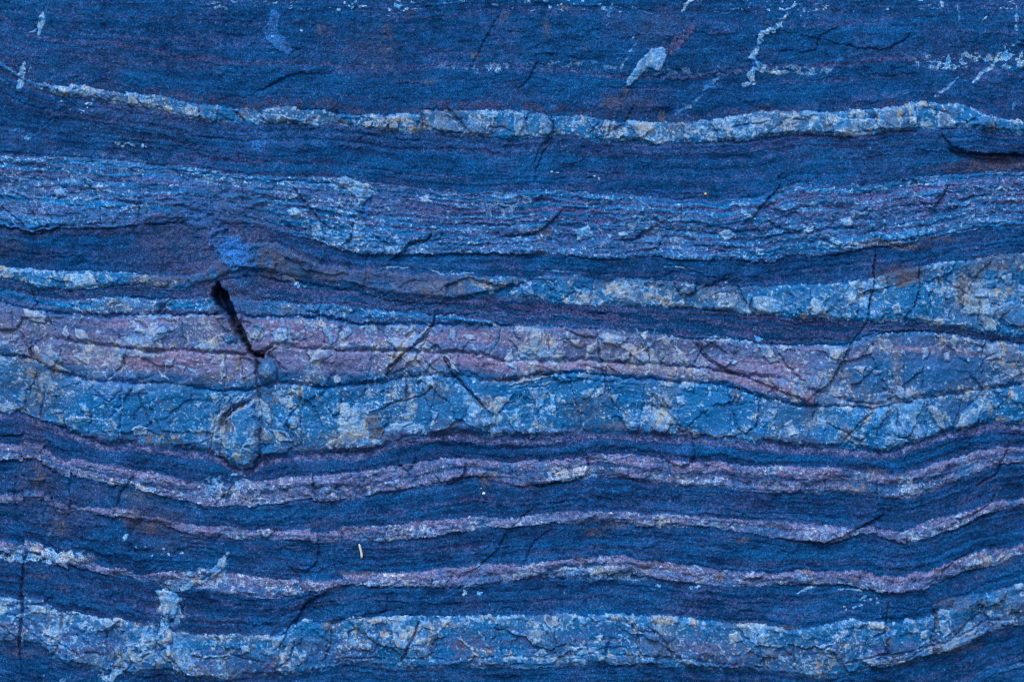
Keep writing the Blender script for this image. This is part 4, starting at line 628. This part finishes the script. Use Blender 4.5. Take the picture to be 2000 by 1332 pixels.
# isolated tiny white grains
rs = np.random.RandomState(5)
for (cx, cy, n, sx, sy) in ((165, 212, 9, 28, 10), (235, 283, 8, 30, 4), (290, 288, 3, 16, 6), (545, 60, 3, 30, 20), (690, 12, 10, 30, 6), (780, 14, 10, 20, 8), (1150, 10, 12, 60, 10), (1560, 12, 12, 60, 12), (100, 545, 5, 60, 10), (575, 560, 3, 20, 6), (1150, 345, 4, 120, 12), (1720, 290, 2, 120, 20), (1660, 1185, 3, 30, 6), (330, 1085, 6, 60, 20), (1330, 1145, 8, 40, 3), (1700, 1175, 8, 25, 12), (925, 1155, 10, 25, 4), (1480, 560, 2, 30, 20)):
    for q in range(n):
        x0, y0 = cx + rs.randn() * sx * .6, cy + rs.randn() * sy * .6
        r = rs.uniform(1.2, 3.2); sl = box([(x0 - r, y0 - r), (x0 + r, y0 + r)], 8)
        m = 1 - ss(r * .6, r * 1.1, np.hypot((WX[sl] - x0) / 1.5, WY[sl] - y0)); pale[sl] = np.maximum(pale[sl], m)
print('features', time.time() - T0, len(PARTS))

# overall shape of the face: it falls away towards the right edge and the lower right corner
fall = 52 * ss(1700, 2350, X + .35 * (Y - 666)) + 30 * ss(80, -400, X) + 18 * ss(120, -300, Y) + 30 * ss(1250, 1650, Y)
Hh -= fall
Hh = np.clip(Hh, -150, 60)
Hh -= np.median(Hh[100:-100, 100:-100])
pale = np.clip(pale, 0, 1); redm = np.clip(redm * (1 - .55 * pale), 0, 1); ochre = np.clip(ochre, 0, 1); tone = np.clip(tone, 0, 1)
brown = np.clip(brown, 0, 1); blue = np.clip(blue, 0, 1)

# ------------------------------------------------------------------ materials
def ramp(nt, fac, stops, x=0):
    n = nt.nodes.new('ShaderNodeValToRGB'); n.color_ramp.elements[0].position = stops[0][0]; n.color_ramp.elements[0].color = (*stops[0][1], 1)
    n.color_ramp.elements[1].position = stops[-1][0]; n.color_ramp.elements[1].color = (*stops[-1][1], 1)
    for p, c in stops[1:-1]:
        e = n.color_ramp.elements.new(p); e.color = (*c, 1)
    nt.links.new(fac, n.inputs[0]); return n.outputs[0]
def mix(nt, fac, a, b, mode='MIX'):
    n = nt.nodes.new('ShaderNodeMix'); n.data_type = 'RGBA'; n.blend_type = mode
    for s, v in ((n.inputs[0], fac), (n.inputs[6], a), (n.inputs[7], b)):
        if isinstance(v, (int, float)): s.default_value = v
        elif isinstance(v, tuple): s.default_value = (*v, 1)
        else: nt.links.new(v, s)
    return n.outputs[2]
def mth(nt, op, a, b=0.0, c=None, clamp=False):
    n = nt.nodes.new('ShaderNodeMath'); n.operation = op; n.use_clamp = clamp
    for s, v in zip(n.inputs, (a, b, c)):
        if v is None: continue
        if isinstance(v, (int, float)): s.default_value = v
        else: nt.links.new(v, s)
    return n.outputs[0]
def noise(nt, vec, scale, detail=2, rough=.5, dist=0):
    n = nt.nodes.new('ShaderNodeTexNoise'); n.inputs['Scale'].default_value = scale; n.inputs['Detail'].default_value = detail; n.inputs['Roughness'].default_value = rough; n.inputs['Distortion'].default_value = dist
    nt.links.new(vec, n.inputs['Vector']); return n.outputs[0]
PALETTE = dict(
    iron=((.0005, .026, .112), (.002, .095, .315), .75, .75, .6, .26),
    streak=((.0005, .020, .085), (.003, .075, .240), .75, .75, .5),
    chert=((.001, .076, .280), (.002, .192, .525), .42, .36, .2, .62),
    lam=((.001, .055, .205), (.003, .185, .530), .55, .6, .4),
    pinkc=((.002, .070, .260), (.008, .165, .460), .42, .32, .2),
    plam=((.001, .050, .190), (.006, .150, .440), .58, .65, .45),
    quartz=((.002, .062, .240), (.012, .150, .420), .42, .45, .25),
    crust=((.010, .060, .200), (.025, .110, .330), .85, .7, .4))
def rock_material(name, dark, light, rough, grain, bump, glint=.42):
    m = bpy.data.materials.new(name); m.use_nodes = True; nt = m.node_tree; N = nt.nodes; Lk = nt.links
    b = N['Principled BSDF']
    tc = N.new('ShaderNodeTexCoord').outputs['Object']
    a1 = N.new('ShaderNodeAttribute'); a1.attribute_name = 'minerals'; a2 = N.new('ShaderNodeAttribute'); a2.attribute_name = 'stains'
    s1 = N.new('ShaderNodeSeparateColor'); Lk.new(a1.outputs['Color'], s1.inputs[0]); s2 = N.new('ShaderNodeSeparateColor'); Lk.new(a2.outputs['Color'], s2.inputs[0])
    P, R, O = s1.outputs; B, U, Tn = s2.outputs
    g1 = noise(nt, tc, 820, 2, .75); g2 = noise(nt, tc, 330, 3, .65); g3 = noise(nt, tc, 90, 4, .6); g4 = noise(nt, tc, 24, 3, .55)
    tn = mth(nt, 'ADD', Tn, mth(nt, 'MULTIPLY_ADD', g3, .7, -.35), clamp=True)
    base = mix(nt, tn, dark, light)
    hue = mix(nt, g4, (.6, 1.06, 1.0), (1.15, .96, 1.0)); base = mix(nt, 1.0, base, hue, 'MULTIPLY')
    red = mix(nt, ramp(nt, g2, [(.3, (0, 0, 0)), (.7, (1, 1, 1))]), (.115, .120, .290), (.360, .275, .470)) if name.startswith(('jasper', 'pink')) else mix(nt, ramp(nt, g2, [(.3, (0, 0, 0)), (.7, (1, 1, 1))]), (.016, .038, .150), (.135, .125, .330))
    base = mix(nt, R, base, red)
    pc = mix(nt, ramp(nt, g3, [(.38, (0, 0, 0)), (.62, (1, 1, 1))]), (.075, .340, .760), (.320, .510, .720))
    pc = mix(nt, ramp(nt, g2, [(.35, (0, 0, 0)), (.75, (1, 1, 1))]), mix(nt, 1.0, pc, (.62, .72, .85), 'MULTIPLY'), mix(nt, 1.0, pc, (1.35, 1.28, 1.2), 'MULTIPLY'))
    if name.startswith(('jasper', 'pink')): pc = mix(nt, 1.0, pc, (1.30, .98, .92), 'MULTIPLY')
    P = ramp(nt, P, [(.14, (0, 0, 0)), (.36, (.16,) * 3), (.62, (.86,) * 3), (1, (1, 1, 1))]); base = mix(nt, P, base, pc)
    oc = mix(nt, P, (.100, .110, .150), (.360, .380, .370)); oc = mix(nt, g3, oc, mix(nt, 1.0, oc, (1.22, 1.0, .80), 'MULTIPLY'))
    base = mix(nt, mth(nt, 'MULTIPLY', O, .80), base, oc)
    br = mix(nt, g2, (.030, .034, .062), (.105, .085, .120)); base = mix(nt, mth(nt, 'MULTIPLY', B, .8), base, br)
    bl = mix(nt, g3, (.006, .085, .360), (.040, .270, .780)); base = mix(nt, U, base, bl)
    sp = ramp(nt, noise(nt, tc, 620, 3, .75), [(.585, (0, 0, 0)), (.66, (1, 1, 1))])
    base = mix(nt, mth(nt, 'MULTIPLY', sp, glint), base, (.120, .360, .720))  # pale specks and grain glints, mixed into the base colour
    # crystalline grain: dark pits and sparkling grains, both painted into the base colour
    gr = ramp(nt, g1, [(.30, (1 - grain * .75,) * 3), (.5, (1.0,) * 3), (.64, (1 + grain,) * 3), (.74, (1 + 2.6 * grain,) * 3)])
    base = mix(nt, 1.0, base, gr, 'MULTIPLY')
    gr2 = ramp(nt, g2, [(.32, (1 - grain * .45,) * 3), (.68, (1 + grain * .5,) * 3)]); base = mix(nt, 1.0, base, gr2, 'MULTIPLY')
    Lk.new(base, b.inputs['Base Color'])
    b.inputs['Roughness'].default_value = rough; Lk.new(mth(nt, 'MULTIPLY_ADD', g2, .35, rough - .17, True), b.inputs['Roughness'])
    b.inputs['Specular IOR Level'].default_value = .12 if 'chert' in name and 'band' not in name else .09
    bp = N.new('ShaderNodeBump'); bp.inputs['Strength'].default_value = bump; bp.inputs['Distance'].default_value = .0014
    Lk.new(mth(nt, 'ADD', mth(nt, 'MULTIPLY', g1, .5), g2), bp.inputs['Height']); Lk.new(bp.outputs[0], b.inputs['Normal'])
    return m
MN = dict(iron='dark ironstone', streak='streaked ironstone', chert='blue chert', lam='banded chert', pinkc='jasper chert', plam='pink banded chert', quartz='crystalline quartz', crust='blue crust')
MAT = {k: rock_material(MN[k], *PALETTE[k]) for k in PALETTE}
LOOK = {IRON: 'iron', CHERT: 'chert', LAM: 'lam', STREAK: 'streak', PINK: 'pinkc', PLAM: 'plam', 'quartz': 'quartz', 'crust': 'crust'}

# ------------------------------------------------------------------ build the parts from the layout
col = scene.collection
face = bpy.data.objects.new('banded_rock_face', None); col.objects.link(face)
face['label'] = 'blue banded ironstone rock face with wavy pale and pink chert layers filling the view'; face['category'] = 'rock'
PXW = ((X - 1000) * PX).astype(np.float32); PZW = ((666 - Y) * PX).astype(np.float32); PYW = (-Hh * PX).astype(np.float32)
# slight sag under ledges so broken edges overhang a little
gyv = np.gradient(Hh, axis=0) / np.gradient(Y, axis=0); PZW += (np.clip(gyv, -2.5, 0) * -.35 * PX * 0).astype(np.float32)
co = np.stack([PXW, PYW, PZW], -1).reshape(-1, 3)
min_rgba = np.stack([pale, redm, ochre, np.ones_like(pale)], -1).reshape(-1, 4).astype(np.float32)
st_rgba = np.stack([brown, blue, tone, np.ones_like(pale)], -1).reshape(-1, 4).astype(np.float32)
cell = label[:-1, :-1].ravel()
J, I = np.divmod(np.arange(cell.size), W - 1)
v00 = (J * W + I).astype(np.int32)
quads = np.stack([v00, v00 + W, v00 + W + 1, v00 + 1], -1)       # faces the viewer (-Y)
order = np.argsort(cell, kind='stable'); cs = cell[order]
uniq, start = np.unique(cs, return_index=True); ends = np.append(start[1:], cs.size)
remap = np.zeros(W * H, np.int32)
def mesh_from(name, q):
    vid = np.unique(q); remap[vid] = np.arange(vid.size, dtype=np.int32)
    f = remap[q]
    me = bpy.data.meshes.new(name); me.vertices.add(vid.size); me.vertices.foreach_set('co', co[vid].ravel())
    me.loops.add(f.size); me.loops.foreach_set('vertex_index', f.ravel())
    me.polygons.add(len(f)); me.polygons.foreach_set('loop_start', np.arange(0, f.size, 4, dtype=np.int32))
    me.polygons.foreach_set('use_smooth', np.ones(len(f), bool))
    for an, arr in (('minerals', min_rgba), ('stains', st_rgba)):
        at = me.color_attributes.new(an, 'FLOAT_COLOR', 'POINT'); at.data.foreach_set('color', arr[vid].ravel())
    me.update(calc_edges=True); return me
objs = {}; centre = {}
LAYERLAB = {0:'dark top layer flecked with rows of pale grains',1:'broad dark blue upper layer crossed by slanting white veins',3:'dark layer under the uppermost pale band',5:'dark wavy layer under the finely laminated zone',
            7:'purple streaked dark layer above the pink chert',12:'dark layer carrying a thin pink line near its top',14:'dark layer under the pink slabs',16:'dark layer between two thin pale bands',18:'dark layer above the lowest pale band',20:'dark layer along the bottom edge'}
sub_ids = []
for lid, a, b_ in zip(uniq, start, ends):
    q = quads[order[a:b_]]
    lid = int(lid)
    if lid < 100:
        kd = KIND[lid]; name = BLOCKNAME[kd]; look = LOOK[kd]; lab = LAYERLAB.get(lid)
        if lid in JOINTS: continue
    else:
        name, lk, lab = PARTS[lid]; look = LOOK[lk]
    me = mesh_from(name, q); me.materials.append(MAT[look])
    o = bpy.data.objects.new(name, me); col.objects.link(o)
    if lab: o['label'] = lab
    objs[lid] = o; cc = quads[order[a:b_]][:, 0]; centre[lid] = (int(np.median(cc // W)), int(np.median(cc % W)))
    o.parent = face
# patches and veins belong to the layer or block they sit in
layer_lab = band.astype(np.int32)
blk = {}
for lid, o in objs.items():
    if o.name.split('.')[0] in ('quartz_patch', 'quartz_vein', 'blue_crust', 'chert_nodule', 'lodged_lump', 'jasper_chip'):
        j, i = centre[lid]
        best = None
        for r in range(2, 60, 2):
            for (dj, di) in ((0, -r), (0, r), (-r, 0), (r, 0)):
                l2 = int(label[min(max(j + dj, 0), H - 2), min(max(i + di, 0), W - 2)])
                if l2 in objs and l2 != lid and (l2 < 100 or objs[l2].name.split('.')[0] in ('chert_block', 'jasper_block', 'banded_chert_slab', 'banded_slab')):
                    best = l2; break
            if best: break
        if best: o.parent = objs[best]
# the body of the rock behind the weathered face
import bmesh
bm = bmesh.new()
ring = [(0, i) for i in range(0, W, 6)] + [(0, W - 1)] + [(j, W - 1) for j in range(6, H, 6)] + [(H - 1, W - 1)] + [(H - 1, i) for i in range(W - 7, 0, -6)] + [(H - 1, 0)] + [(j, 0) for j in range(H - 7, 0, -6)]
fr = [bm.verts.new(co[j * W + i]) for j, i in ring]
rr = np.random.RandomState(3)
levels = [fr]
for dep in (.09, .2, .34):
    levels.append([bm.verts.new((v.co.x * (1 + dep * .12) + rr.uniform(-.004, .004), .05 + dep + rr.uniform(-.006, .006), v.co.z * (1 + dep * .12) + rr.uniform(-.004, .004))) for v in fr])
n = len(fr)
for A_, B_ in zip(levels[:-1], levels[1:]):
    for i in range(n):
        bm.faces.new((A_[i], A_[(i + 1) % n], B_[(i + 1) % n], B_[i]))
c0 = bm.verts.new((0, .45, 0))
for i in range(n): bm.faces.new((levels[-1][i], levels[-1][(i + 1) % n], c0))
bmesh.ops.recalc_face_normals(bm, faces=bm.faces)
me = bpy.data.meshes.new('rock_body'); bm.to_mesh(me); bm.free(); me.materials.append(MAT['iron'])
o = bpy.data.objects.new('rock_body', me); col.objects.link(o); o.parent = face

# ------------------------------------------------------------------ small loose things lying on the rock
def surf(px, py):
    i = int(np.searchsorted(xs, px)); j = int(np.searchsorted(ys, py)); return float(PYW[max(j - 3, 0):j + 4, max(i - 3, 0):i + 4].min())
def simple_mat(name, c, c2, sc, rough=.7):
    m = bpy.data.materials.new(name); m.use_nodes = True; nt = m.node_tree; b = nt.nodes['Principled BSDF']
    tc = nt.nodes.new('ShaderNodeTexCoord').outputs['Object']; nt.links.new(mix(nt, ramp(nt, noise(nt, tc, sc, 3, .6), [(.35, (0, 0, 0)), (.65, (1, 1, 1))]), c, c2), b.inputs['Base Color'])
    b.inputs['Roughness'].default_value = rough; return m
def tube(name, pts, rads, mat, segs=10):
    bm = bmesh.new(); rings = []
    P_ = [Vector(p) for p in pts]
    for i, p in enumerate(P_):
        t = (P_[min(i + 1, len(P_) - 1)] - P_[max(i - 1, 0)]).normalized(); s = t.cross(Vector((0, 1, 0))).normalized(); u_ = t.cross(s)
        rings.append([bm.verts.new(p + (s * math.cos(a) + u_ * math.sin(a) * .8) * rads[i] * (1 + .12 * math.sin(5 * a + i * 2.1))) for a in [2 * math.pi * k / segs for k in range(segs)]])
    for A_, B_ in zip(rings[:-1], rings[1:]):
        for k in range(segs): bm.faces.new((A_[k], A_[(k + 1) % segs], B_[(k + 1) % segs], B_[k]))
    bm.faces.new(rings[0][::-1]); bm.faces.new(rings[-1]); bmesh.ops.recalc_face_normals(bm, faces=bm.faces)
    me = bpy.data.meshes.new(name); bm.to_mesh(me); bm.free(); me.materials.append(mat)
    for p in me.polygons: p.use_smooth = True
    o = bpy.data.objects.new(name, me); col.objects.link(o); return o
straw_m = simple_mat('dry stalk', (.62, .66, .62), (.80, .80, .70), 300)
sp = []
base_y = min(surf(702, 1064), surf(706, 1075), surf(706, 1088)) - .0012
for i, (px, py) in enumerate([(701.5,1062),(702.5,1066),(703.8,1071),(705.2,1076),(706.2,1081),(706.8,1086),(706.0,1090)]):
    sp.append(((px - 1000) * PX, base_y, (666 - py) * PX))
st = tube('dry_stalk', sp, [.0006, .0011, .0012, .0011, .0012, .0012, .0006], straw_m)
st['label'] = 'short curved whitish dry stalk stuck upright on the dark layer left of centre below'; st['category'] = 'plant stalk'
def grain(name, px, py, r, mat, lab, cat):
    bm = bmesh.new(); bmesh.ops.create_icosphere(bm, subdivisions=2, radius=r)
    rg = np.random.RandomState(int(px))
    for v in bm.verts: v.co *= 1 + rg.uniform(-.16, .16); v.co.x *= 1.15; v.co.y *= .7
    me = bpy.data.meshes.new(name); bm.to_mesh(me); bm.free(); me.materials.append(mat)
    o = bpy.data.objects.new(name, me); o.location = ((px - 1000) * PX, surf(px, py) - r * .4, (666 - py) * PX); col.objects.link(o); o['label'] = lab; o['category'] = cat
grain('sand_grain', 945, 964, .0014, simple_mat('white grain', (.75, .85, .88), (.9, .95, .95), 500), 'tiny bright white grain on the dark layer below the rounded pink slab end', 'grain')
grain('sand_grain', 940, 954, .0009, simple_mat('orange grain', (.42, .20, .12), (.6, .3, .16), 500), 'tiny orange brown grain just above the white grain', 'grain')
grain('sand_grain', 1378, 379, .0012, simple_mat('yellow grain', (.55, .5, .24), (.75, .7, .4), 500), 'tiny yellowish grain at the lower edge of the dark layer right of centre', 'grain')
print('built', time.time() - T0, 'parts', len(objs), 'grid', W, H)
